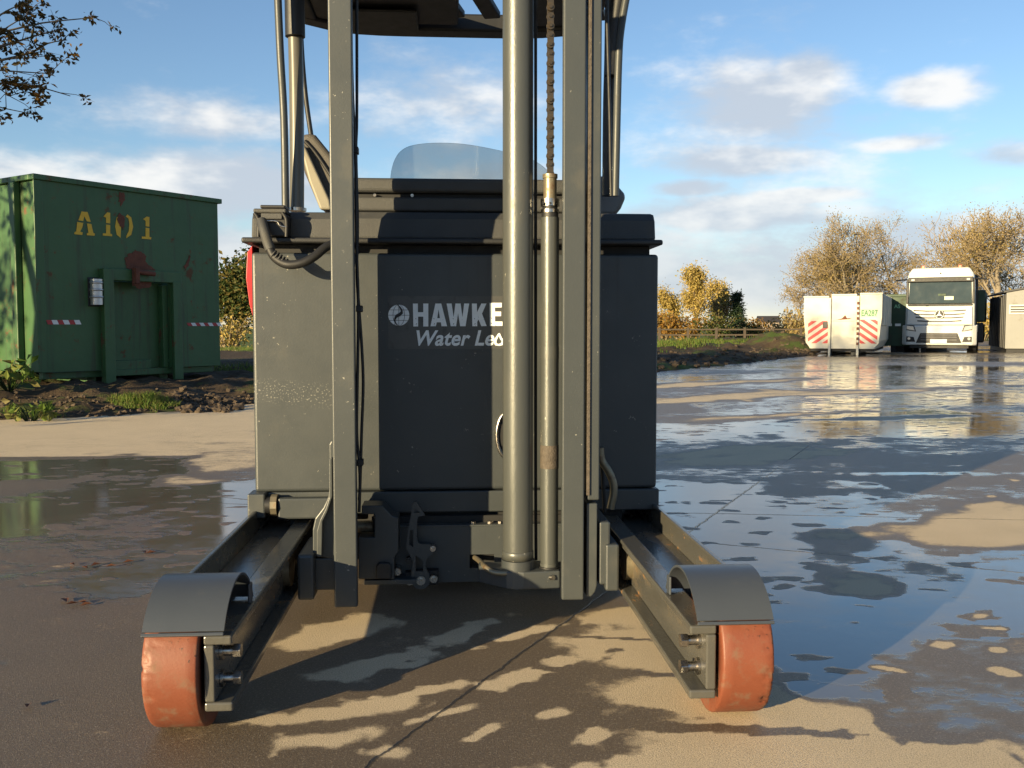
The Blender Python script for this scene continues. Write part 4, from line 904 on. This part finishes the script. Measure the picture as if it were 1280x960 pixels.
LB('frame_beam', M_blk, -.45, .45, 1.0, 7.0, .55, .85); LB('load_box', M_dgreen, -1.2, 1.45, 2.3, 7.5, 1.15, 2.35, bevel=.03); LB('cab_back_stack', M_blk, .8, 1.2, 1.98, 2.25, 1.0, 2.9)
LB('side_tank', M_blk, 1.0, 1.42, 2.2, 5.5, .35, 1.05); LB('mudguard', M_blk, -1.2, 1.42, 2.1, 2.28, .4, 1.1)
MB().cyl((0, .02, 2.9), (0, .04, 2.9), .03, n=10).build('roof_badge', M_blk, cabo)

# shed at the right
s0 = on(1256, 440.5)
sh = thing('portable_shed', 'grey metal cabin with shallow gable roof at the right edge', 'cabin', s0, R(-25), local=True)
M_shed = pmat('shed_grey', (.22, .22, .21), .5, 0, .05, 1.5, dirt=((.16, .14, .11), .34, 2)); M_shedd = pmat('shed_dark_grey', (.05, .05, .052), .5)
fw = MB(); fw.prism([(0, 0, .12), (3.2, 0, .12), (3.2, 0, 1.95), (1.7, 0, 2.22), (0, 0, 1.90)], (0, .08, 0)).build('front_wall', M_shed, sh, .01)
MB().box(-.75+.75, .06, .082, 5, .12, 1.85).build('side_wall', M_shedd, sh, .01)  # left wall shares the dark grey of the roof
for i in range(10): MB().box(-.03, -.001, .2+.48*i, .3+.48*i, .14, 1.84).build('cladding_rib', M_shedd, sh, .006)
MB().prism([(-.08, -.06, 1.90), (1.7, -.06, 2.23), (3.3, -.06, 1.95), (3.3, -.06, 2.01), (1.7, -.06, 2.29), (-.08, -.06, 1.96)], (0, 5.2, 0)).build('roof', M_shedd, sh, .01)
vt = MB().box(.08, .62, -.03, -.001, 1.22, 1.52).build('vent', pmat('vent_white', (.5, .5, .48), .5), sh, .006)
for k in range(3): MB().box(.12, .58, -.036, -.031, 1.27+.08*k, 1.31+.08*k).build('vent_slot', M_blk, vt)
MB().box(.05, 3.1, .1, 4.9, 0, .118).build('skid', M_blk, sh); MB().cyl((1.0, -.12, 0), (1.0, -.12, .35), .05, n=10).build('support_leg', M_alu, sh)
MB().box(3.12, 3.2, .082, 5, .12, 1.93).build('side_wall', M_shed, sh, .01); MB().box(.062, 3.118, 4.92, 5, .12, 1.9).build('back_wall', M_shed, sh, .01)
MB().box(.75, 1.65, -.02, -.001, .16, 1.86).build('door', M_shed, sh, .008)

# ------------------------------------------------------------------ TREES
def leaf_mat(name, cols, trans=.35, rough=.6):
    m = bpy.data.materials.new(name); m.use_nodes = True; T = NT(m.node_tree); b = T.n['Principled BSDF']
    at_ = T.new('ShaderNodeAttribute', attribute_name='tint').outputs['Fac']
    cr = T.new('ShaderNodeValToRGB', {0: at_}); el_ = cr.color_ramp.elements
    for i, c in enumerate(cols):
        if i < 2: e_ = el_[i]; e_.position = i/(len(cols)-1) if len(cols) > 1 else 0
        else: e_ = el_.new(i/(len(cols)-1))
        e_.color = tuple(c)+(1,)
    for i, c in enumerate(cols): el_[i].position = i/(len(cols)-1); el_[i].color = tuple(c)+(1,)
    T.put(b.inputs['Base Color'], cr.outputs[0]); b.inputs['Roughness'].default_value = rough; b.inputs['Specular IOR Level'].default_value = .25
    tr = T.new('ShaderNodeBsdfTranslucent', {'Color': cr.outputs[0]}); mx = T.new('ShaderNodeMixShader', {0: trans, 1: b.outputs[0], 2: tr.outputs[0]})
    T.l.new(mx.outputs[0], T.n['Material Output'].inputs[0]); return m
M_bark = pmat('bark', (.14, .115, .085), .9, 0, .25, 6, bump=.5, bs=20)
M_barkp = pmat('pale_bark', (.22, .185, .14), .8, 0, .3, 4)
M_twig = pmat('twig_brown', (.25, .195, .125), .85, 0, .2, 6)
M_oakl = leaf_mat('oak_leaf', [(.035, .030, .010), (.075, .050, .014), (.16, .085, .02)])
M_yell = leaf_mat('yellow_leaf', [(.34, .25, .07), (.45, .34, .10), (.50, .36, .11), (.30, .27, .09)])
M_brnl = leaf_mat('brown_leaf', [(.27, .20, .085), (.35, .26, .11), (.38, .28, .12), (.26, .23, .09)])
M_grnl = leaf_mat('green_leaf', [(.025, .045, .012), (.045, .075, .02), (.10, .10, .03), (.16, .12, .03)])
M_conl = leaf_mat('conifer_needles', [(.012, .028, .014), (.025, .045, .02)], .1)
M_orgl = leaf_mat('orange_leaf', [(.24, .13, .03), (.34, .18, .04), (.18, .15, .04)])
def leaves_obj(name, pts, size, mat, parent, rng, aspect=.55, off=Vector((0, 0, 0))):
    v = []; f = []; tint = []
    for p in pts:
        d = Vector((rng.gauss(0, 1), rng.gauss(0, 1), rng.gauss(-.3, .8))).normalized(); u = d.orthogonal().normalized()
        u = Matrix.Rotation(rng.uniform(0, 6.28), 3, d) @ u; s_ = size*rng.uniform(.6, 1.3); w_ = s_*aspect*.5; b = len(v); t = rng.random()
        n_ = d.cross(u)*s_*.12
        v += [tuple(p), tuple(p+d*s_*.5+u*w_+n_), tuple(p+d*s_), tuple(p+d*s_*.5-u*w_+n_)]; f.append((b, b+1, b+2, b+3)); tint += [t]*4
    me = bpy.data.meshes.new(name); me.from_pydata(v, [], f); a = me.attributes.new('tint', 'FLOAT', 'POINT'); a.data.foreach_set('value', tint)
    me.materials.append(mat); o = bpy.data.objects.new(name, me); col.objects.link(o); o.parent = parent; return o
def grow(rng, height, r0, levels=4, spread=.75, up=.25, ratio=.66, kids=(3, 5), first=.3, bend=.16, lean=(0, 0)):
    """recursive limbs: returns list of (pts, radii, level)"""
    segs = []
    def branch(p, d, L, r, lev):
        n = 5 if lev < 2 else (4 if lev < 3 else 3); pts = [p.copy()]; rs = [r]; q = p.copy(); dd = d.copy()
        for i in range(n):
            dd = (dd+Vector((rng.gauss(0, bend), rng.gauss(0, bend), rng.gauss(0, bend)+up*.12*(lev > 0)))).normalized()
            q = q+dd*L/n; pts.append(q.copy()); rs.append(r*(1-.62*(i+1)/n))
        segs.append((pts, rs, lev))
        if lev >= levels: return
        nk = rng.randint(*kids)+(2 if lev == 0 else 0)
        for k in range(nk):
            t = first+(1-first)*(k+rng.random()*.8)/nk if lev == 0 else .25+.75*(k+rng.random())/nk
            t = min(t, .99); i = min(int(t*n), n-1); pp = pts[i].lerp(pts[i+1], t*n-i); base = (pts[i+1]-pts[i]).normalized()
            ax = base.orthogonal().normalized(); ax = Matrix.Rotation(rng.uniform(0, 6.283), 3, base) @ ax
            nd = (base*math.cos(spread*rng.uniform(.6, 1.25))+ax*math.sin(spread*rng.uniform(.6, 1.25))+Vector((0, 0, up))).normalized()
            branch(pp, nd, L*ratio*rng.uniform(.7, 1.15)*(1.0 if lev else (1.1-.45*t)), max(rs[i]*.58, .006), lev+1)
        branch(pts[-1], dd, L*ratio*.8, rs[-1]*.9, lev+1)
    branch(Vector((0, 0, 0)), Vector((lean[0], lean[1], 1)).normalized(), height, r0, 0); return segs
def limbs_obj(name, segs, mat, parent, minr=.0):
    m = MB()
    for pts, rs, lev in segs:
        n = 8 if lev == 0 else (6 if lev == 1 else (4 if lev == 2 else 3)); m.tube(pts, 0, n, [max(r, minr) for r in rs])
    return m.build(name, mat, parent, 0)
def tree(name, label, loc, rotz, rng, segs, leafmat, nleaf, lsize, group, barkmat=M_bark, twigmat=None, leaf_lev=3, scale=1.0, minr=.012, jitter=.25):
    t = thing(name, label, 'tree', loc, rotz, group, local=True); t.scale = (scale,)*3
    limbs_obj('trunk', [s_ for s_ in segs if s_[2] <= 1], barkmat, t)
    fine = [s_ for s_ in segs if s_[2] > 1]
    if fine: limbs_obj('branches', fine, twigmat or barkmat, t, minr)
    ends = [p for pts, rs, lev in segs if lev >= leaf_lev for p in pts[1:]]
    if nleaf and ends:
        P = []
        for i in range(nleaf):
            p = rng.choice(ends); P.append(p+Vector((rng.gauss(0, jitter), rng.gauss(0, jitter), rng.gauss(0, jitter))))
        leaves_obj('crown', P, lsize, leafmat, t, rng)
    return t
def far(px, Y): p = at(px, 414, Y); return Vector((p.x, Y, -.03))
rg_ = random.Random(11)
TG = 'autumn trees behind the parked vehicles'
specs = [ # px, Y, height px top, kind, label
 (1072, 60, 270, 'bare', 'tall thinning brown tree rising behind the cream container'),
 (1138, 62, 268, 'bare', 'wide thinning brown tree directly left of the lorry cab'),
 (1242, 56, 258, 'bare', 'big bare pale-branched tree behind the right-hand cabin'),
 (1036, 66, 296, 'bareg', 'bare branching tree rising left of the tallest brown tree'),
 (1012, 70, 330, 'bareg', 'smaller bare grey tree left of the cream container'),
 (1185, 76, 318, 'bareg', 'bare tree showing behind the lorry roof'),
 (1290, 66, 290, 'bareg', 'bare brown tree cut off by the right edge')]
for px, Y, top, kind, lab in specs:
    H = at(px, top, Y).z; r = random.Random(int(px))
    sg_ = grow(r, H*.36, H*.026, 5, .84, .15, .73, (2, 4), .16)
    zmax = max(p.z for pts, _, _ in sg_ for p in pts)
    tree('deciduous_tree', lab, far(px, Y), r.uniform(0, 6), r, sg_, M_brnl, 11000 if kind == 'bare' else 4500, .075, TG, M_barkp if kind == 'bare' else M_bark, M_twig, 4, H/zmax, .011, .22)
# copse in the field
for px, Y, top, lab, nl, lm_, bk in [(866, 60, 334, 'golden leaved poplar, tallest of the trees in the field', 7500, M_yell, M_barkp), (895, 63, 352, 'golden tree with pale trunk just right of the tallest field tree', 3600, M_yell, M_barkp),
                                (846, 64, 362, 'golden tree at the left end of the field copse', 3800, M_yell, M_barkp), (905, 62, 372, 'thin bare birch beside the dark conifer', 700, M_brnl, M_barkp)]:
    H = at(px, top, Y).z; r = random.Random(px*3)
    sg_ = grow(r, H*.56, H*.016, 4, .48, .42, .52, (4, 5), .18); zmax = max(p.z for pts, _, _ in sg_ for p in pts)
    tree('field_tree', lab, far(px, Y), 0, r, sg_, lm_, int(nl*1.0), .13, 'copse in the field', bk, M_twig, 3, H/zmax, .014, .20)
def conifer(px, Y, top, lab):
    t = thing('conifer', lab, 'tree', far(px, Y), 0, local=True); H = at(px, top, Y).z; r = random.Random(px); MB().tube([(0, 0, 0), (0, 0, H*.5), (0, 0, H)], 0, 6, [.12, .07, .01]).build('trunk', M_bark, t)
    m = MB(); P = []
    for i in range(46):
        z = H*(.10+.88*i/46); L = (1-z/H)*H*.30*r.uniform(.7, 1.1)+.1; a = i*2.4; e_ = Vector((math.cos(a)*L, math.sin(a)*L, z-L*.15+r.uniform(-.1, .15))); m.tube([(0, 0, z), e_*.5+Vector((0, 0, z*.5+.03)), e_], 0, 3, [.03, .02, .008])
        for k in range(60): u = r.random()**.7; P.append(Vector((0, 0, z)).lerp(e_, u)+Vector((r.gauss(0, .10), r.gauss(0, .10), r.gauss(-.05, .07))))
    m.build('branches', M_bark, t); leaves_obj('crown', P, .22, M_conl, t, r, .3)
conifer(921, 61, 362, 'dark green conifer right of the golden trees')
def shrub(px, Y, w, h, mat, lab, n=900, sz=.2, nm='shrub', grp='shrubs along the field'):
    t = thing(nm, lab, 'shrub', far(px, Y) if not isinstance(px, Vector) else px, 0, grp, local=True); r = random.Random(int(w*100+h*31+Y)); m = MB(); P = []
    for i in range(16):
        a = r.uniform(0, 6.28); q = Vector((math.cos(a)*w*.5*r.uniform(.2, 1), math.sin(a)*w*.4*r.uniform(.2, 1), h*r.uniform(.55, 1))); m.tube([(q.x*.15, q.y*.15, 0), (q.x*.55, q.y*.55, q.z*.6), q], 0, 4, [.03, .02, .008])
        for k in range(n//16): u = r.uniform(.25, 1.05); P.append(Vector((q.x*u, q.y*u, q.z*u))+Vector((r.gauss(0, w*.08), r.gauss(0, w*.08), r.gauss(0, h*.08))))
    m.build('stems', M_twig, t); leaves_obj('crown', [p for p in P if p.z > .02], sz, mat, t, r)
shrub(832, 58, 2.2, 1.7, M_orgl, 'orange bush at the left end of the field copse', 1300)
shrub(858, 58, 3.4, 1.5, M_orgl, 'low orange bush under the golden poplars', 1200)
shrub(900, 57, 2.8, 1.7, M_grnl, 'dark green bush under the bare birch', 1300)
shrub(932, 66, 2.6, 1.3, M_grnl, 'small green bush right of the conifer', 800)
shrub(943, 74, 3.6, 1.6, M_orgl, 'rust coloured bush left of the far house', 900)
shrub(984, 66, 3.0, 1.7, M_brnl, 'brown bush right of the far house', 900)
shrub(996, 60, 2.4, 2.0, M_brnl, 'brown bush beside the cream container', 900)
shrub(1228, 56, 3.0, 2.8, M_yell, 'yellow green bush between lorry and cabin', 1200)
shrub(1120, 64, 5, 2.4, M_brnl, 'brown hedge bush behind the dark container', 1200)
shrub(1050, 64, 5, 2.4, M_brnl, 'brown hedge bush hidden low behind the cream container', 900)
# trees at the left
H = at(295, 318, 34).z; r = random.Random(77); sg_ = grow(r, H*.5, .09, 3, .55, .35, .6, (4, 6), .1); zmax = max(p.z for pts, _, _ in sg_ for p in pts)
tree('garden_tree', 'small green and yellow tree just behind the green container', far(296, 34), 0, r, sg_, M_grnl, 6500, .15, None, M_bark, M_bark, 2, H/zmax, .01, .24)
shrub(285, 33, 2.4, 1.5, M_yell, 'yellowing bush at the foot of the tree behind the green container', 900, .12)
# oaks left of the frame: one limb hangs into the top left corner, all of them dapple the container
def oak(loc, label, seed, limb_to=None, H=8.5, nl=3600):
    r = random.Random(seed); sg_ = grow(r, H*.5, .22, 3, .8, .05, .62, (4, 6), .28)
    t = tree('oak_tree', label, loc, 0, r, sg_, M_oakl, nl, .15, 'oaks left of the yard', M_bark, M_bark, 2, 1.0, .008, .30)
    if limb_to:
        P = []; segs = []; base = Vector(loc); fork = limb_to[0]-base; start = Vector((0, 0, H*.36))
        def wob(a, b, n, amp): return [a.lerp(b, i/n)+Vector((r.gauss(0, amp), r.gauss(0, amp), r.gauss(0, amp)))*(0 < i < n) for i in range(n+1)]
        main = smooth_path(wob(start, fork, 6, .10), 3); k = len(main); segs.append((main, [.085*(1-.6*i/k) for i in range(k)], 1))
        for tgt in limb_to[1:]:
            e_ = tgt-base; pts = smooth_path(wob(main[r.randint(int(k*.75), k-1)], e_, 5, .06), 3); n = len(pts); segs.append((pts, [.022*(1-i/n)+.003 for i in range(n)], 2))
            for j in range(8):
                u = r.uniform(.3, 1)**.7; p = pts[min(int(u*n), n-1)]; d = Vector((r.gauss(.35, .5), r.gauss(0, .5), r.gauss(.05, .5))).normalized(); q = p+d*r.uniform(.12, .34); segs.append(([p, p.lerp(q, .5)+Vector((0, 0, .025)), q], [.005, .0035, .0015], 3))
                for c in range(r.randint(1, 3)):
                    cc = q.lerp(p, r.uniform(0, .5))
                    for i in range(9): P.append(cc+Vector((r.gauss(0, .026), r.gauss(0, .026), r.gauss(0, .026))))
        limbs_obj('low_limb', segs, M_bark, t); leaves_obj('limb_leaves', P, .062, M_oakl, t, r, .5)
    return t
oak((-9.6, 5.2, 0), 'oak whose leafy limb hangs into the top left corner', 4, [at(-70, 80, 9.8), at(118, 22, 10.2), at(80, 36, 10.2), at(84, 50, 10.1), at(20, 8, 10.0), at(45, 12, 10.0), at(40, 72, 9.8), at(62, 92, 9.8), at(88, 120, 9.9), at(50, 118, 9.8), at(38, 142, 9.8), at(12, 120, 9.8), at(5, 55, 9.8), at(-30, 120, 9.6)])
oak((-13.6, 4.6, 0), 'oak outside the left edge that dapples the green container', 9, None, 6.5, 4600)

# ------------------------------------------------------------------ far house, fence
hp = far(962, 300); ho = thing('far_house', 'distant house with dark roof beyond the field', 'house', hp, R(-10), local=True)
MB().box(-3.2, 3.2, 0, 7, 0, 2.1).build('wall', pmat('house_brick', (.30, .24, .20), .8), ho)
MB().prism([(-3.5, -.3, 2.11), (3.5, -.3, 2.11), (3.5, 3.5, 4.1), (-3.5, 3.5, 4.1)], (0, 0, .15)).build('roof', pmat('house_roof', (.04, .035, .035), .7), ho)
MB().prism([(-3.5, 7.3, 2.11), (3.5, 7.3, 2.11), (3.5, 3.52, 4.1), (-3.5, 3.52, 4.1)], (0, 0, .15)).build('roof', bpy.data.materials['house_roof'], ho)
for x in (-2.0, .8): MB().box(x, x+1.0, -.03, -.001, .7, 1.7).build('window', M_glass, ho)
fe = thing('field_fence', 'wooden post and rail fence across the far field', 'fence', far(900, 52), 0, local=True)
M_wood = pmat('fence_wood', (.075, .058, .042), .9, 0, .2, 3)
for i in range(12):
    x = -5.0+1.6*i; MB().box(x-.06, x+.06, -.05, .05, 0, .80).build('fence_post', M_wood, fe)
    if i < 11:
        for z in (.35, .65): MB().box(x+.061, x+1.539, -.025, .025, z, z+.08).build('fence_rail', M_wood, fe)
# ------------------------------------------------------------------ grass, weeds, clods, fallen leaves
def grass(name, label, spots, mat, seed, hmin, hmax, wid):
    r = random.Random(seed); v = []; f = []; tint = []
    for cx_, cy_, rad, n in spots:
        for i in range(n):
            a = r.uniform(0, 6.28); q = rad*math.sqrt(r.random()); x, y = cx_+math.cos(a)*q, cy_+math.sin(a)*q*.7
            z = verge_h(x, y)
            if z < -.02: continue
            h = r.uniform(hmin, hmax)*(1.15-.6*q/rad); d = Vector((r.gauss(0, .5), r.gauss(0, .5), 0)); u = Vector((r.gauss(0, 1), r.gauss(0, .6), 0)).normalized()*wid
            p = Vector((x, y, z-.01)); b = len(v); v += [tuple(p-u), tuple(p+u), tuple(p+d*h*.35+Vector((0, 0, h*.6))+u*.7), tuple(p+d*h*.35+Vector((0, 0, h*.6))-u*.7), tuple(p+d*h+Vector((0, 0, h)))]
            f += [(b, b+1, b+2, b+3), (b+3, b+2, b+4)]; tint += [r.random()]*5
    me = bpy.data.meshes.new(name); me.from_pydata(v, [], f); a = me.attributes.new('tint', 'FLOAT', 'POINT'); a.data.foreach_set('value', tint)
    me.materials.append(mat); o = bpy.data.objects.new(name, me); col.objects.link(o); o['kind'] = 'stuff'; tag(o, label, 'grass'); return o
M_grass = leaf_mat('grass_blade', [(.06, .11, .018), (.10, .17, .025), (.15, .19, .04), (.19, .16, .06)], .4)
def gs(px, py, rad, n): p = on(px, py, .1); return (p.x, p.y, rad, n)
grass('verge_grass', 'grass tufts on the soil verge in front of the green container', [gs(180, 500, .34, 1500), gs(20, 512, .5, 500), gs(60, 520, .8, 260), gs(290, 470, 1.2, 1400), gs(300, 440, 2.0, 2600), gs(250, 505, .6, 200), gs(110, 515, 1.0, 240), gs(0, 485, .8, 500)], M_grass, 3, .05, .13, .004)
r = random.Random(31)
sp_ = []
for i in range(90):
    x = r.uniform(3.0, 12.5); sp_.append((x, edge_y(x)+r.uniform(5, 16), r.uniform(.5, 1.3), 90))
grass('field_grass', 'green grass beyond the churned soil on the right', sp_, M_grass, 5, .10, .26, .012)
# leafy weed at the left edge
for i, (px, py, s_) in enumerate([(12, 500, 1.0), (38, 512, .7)]):
    p = on(px, py, .1); p.z = verge_h(p.x, p.y)-.01; t = thing('weed_plant', ['large leafy green weed at the left edge of the verge', 'smaller leafy weed right of the large one'][i], 'plant', p, 0, local=True); r = random.Random(i+50); P = []; m = MB()
    for k in range(26):
        a = r.uniform(0, 6.28); q = Vector((math.cos(a)*.26, math.sin(a)*.2, r.uniform(.08, .34)))*s_; m.tube([(0, 0, 0), q*.5+Vector((0, 0, .05)), q], 0, 3, [.005, .004, .002]); P += [q, q*.75, q*.9]
    m.build('stems', M_grnl, t); leaves_obj('leaf_cluster', P, .12*s_, M_grass, t, r, .6)
# clods of soil on the verge
r = random.Random(17); cm = []
for k in range(4):
    m = MB(); bm = bmesh.new(); bmesh.ops.create_icosphere(bm, subdivisions=2, radius=1)
    for v_ in bm.verts: v_.co *= 1+.75*mnoise.noise(v_.co*1.9+Vector((k*5, 0, 0)))
    m.add([v_.co for v_ in bm.verts], [tuple(x.index for x in f_.verts) for f_ in bm.faces]); bm.free(); cm.append(m)
cl = MB()
def clod(x, y, s_):
    z = verge_h(x, y)
    if z < -.03: z = 0
    m = r.choice(cm); Mx = Matrix.Rotation(r.uniform(0, 6), 3, 'Z'); cl.add([(Mx @ Vector(v_))*s_*1.0+Vector((x, y, z+s_*.2)) for v_ in [(a, b, c_*.7) for a, b, c_ in m.v]], m.f)
for i in range(420):
    t = r.uniform(0, 1); x = -5.2+3.2*t; y = edge_y(x)+abs(r.gauss(.15, .5)); clod(x, y, r.uniform(.008, .028))
for i in range(60): p = on(r.uniform(215, 300), r.uniform(493, 503), .1); clod(p.x, p.y, r.uniform(.02, .06))
for i in range(300): x = r.uniform(3.2, 11.5); clod(x, edge_y(x)+abs(r.gauss(.8, 1.6)), r.uniform(.02, .07))
co_ = cl.build('soil_clods', pmat('clod_soil', (.07, .05, .033), .95, 0, .3, 12, bump=.5, bs=30), center=False); co_['kind'] = 'stuff'; tag(co_, 'clods of churned soil scattered along the yard edge', 'soil')
# fallen leaves
M_fall = leaf_mat('fallen_leaf', [(.10, .04, .02), (.20, .07, .03), (.14, .08, .04)], 0)
r = random.Random(23)
for i, (px, py, n, lab) in enumerate([(118, 709, 5, 'cluster of brown fallen leaves in the left puddle'), (90, 757, 4, 'dark strip of leaves lower in the left puddle'), (205, 690, 2, 'two leaves near the right side of the left puddle'), (37, 882, 1, 'single brown leaf at the lower left')]):
    p = on(px, py); t = thing('fallen_leaves', lab, 'leaves', p, 0, local=True)
    for k in range(n):
        L = .036*r.uniform(.7, 1.2); w_ = L*.3; m = MB(); m.add([(0, 0, .002), (L*.5, w_, .010), (L, 0, .004), (L*.5, -w_, .008), (L*.5, 0, .003)], [(0, 4, 1), (4, 2, 1), (0, 3, 4), (4, 3, 2)])
        o = m.build('leaf', M_fall, t, 0, center=False); o.location = (r.uniform(-.09, .09)*(n > 1), r.uniform(-.05, .05)*(n > 1), .002); o.rotation_euler = (0, 0, r.uniform(0, 6))
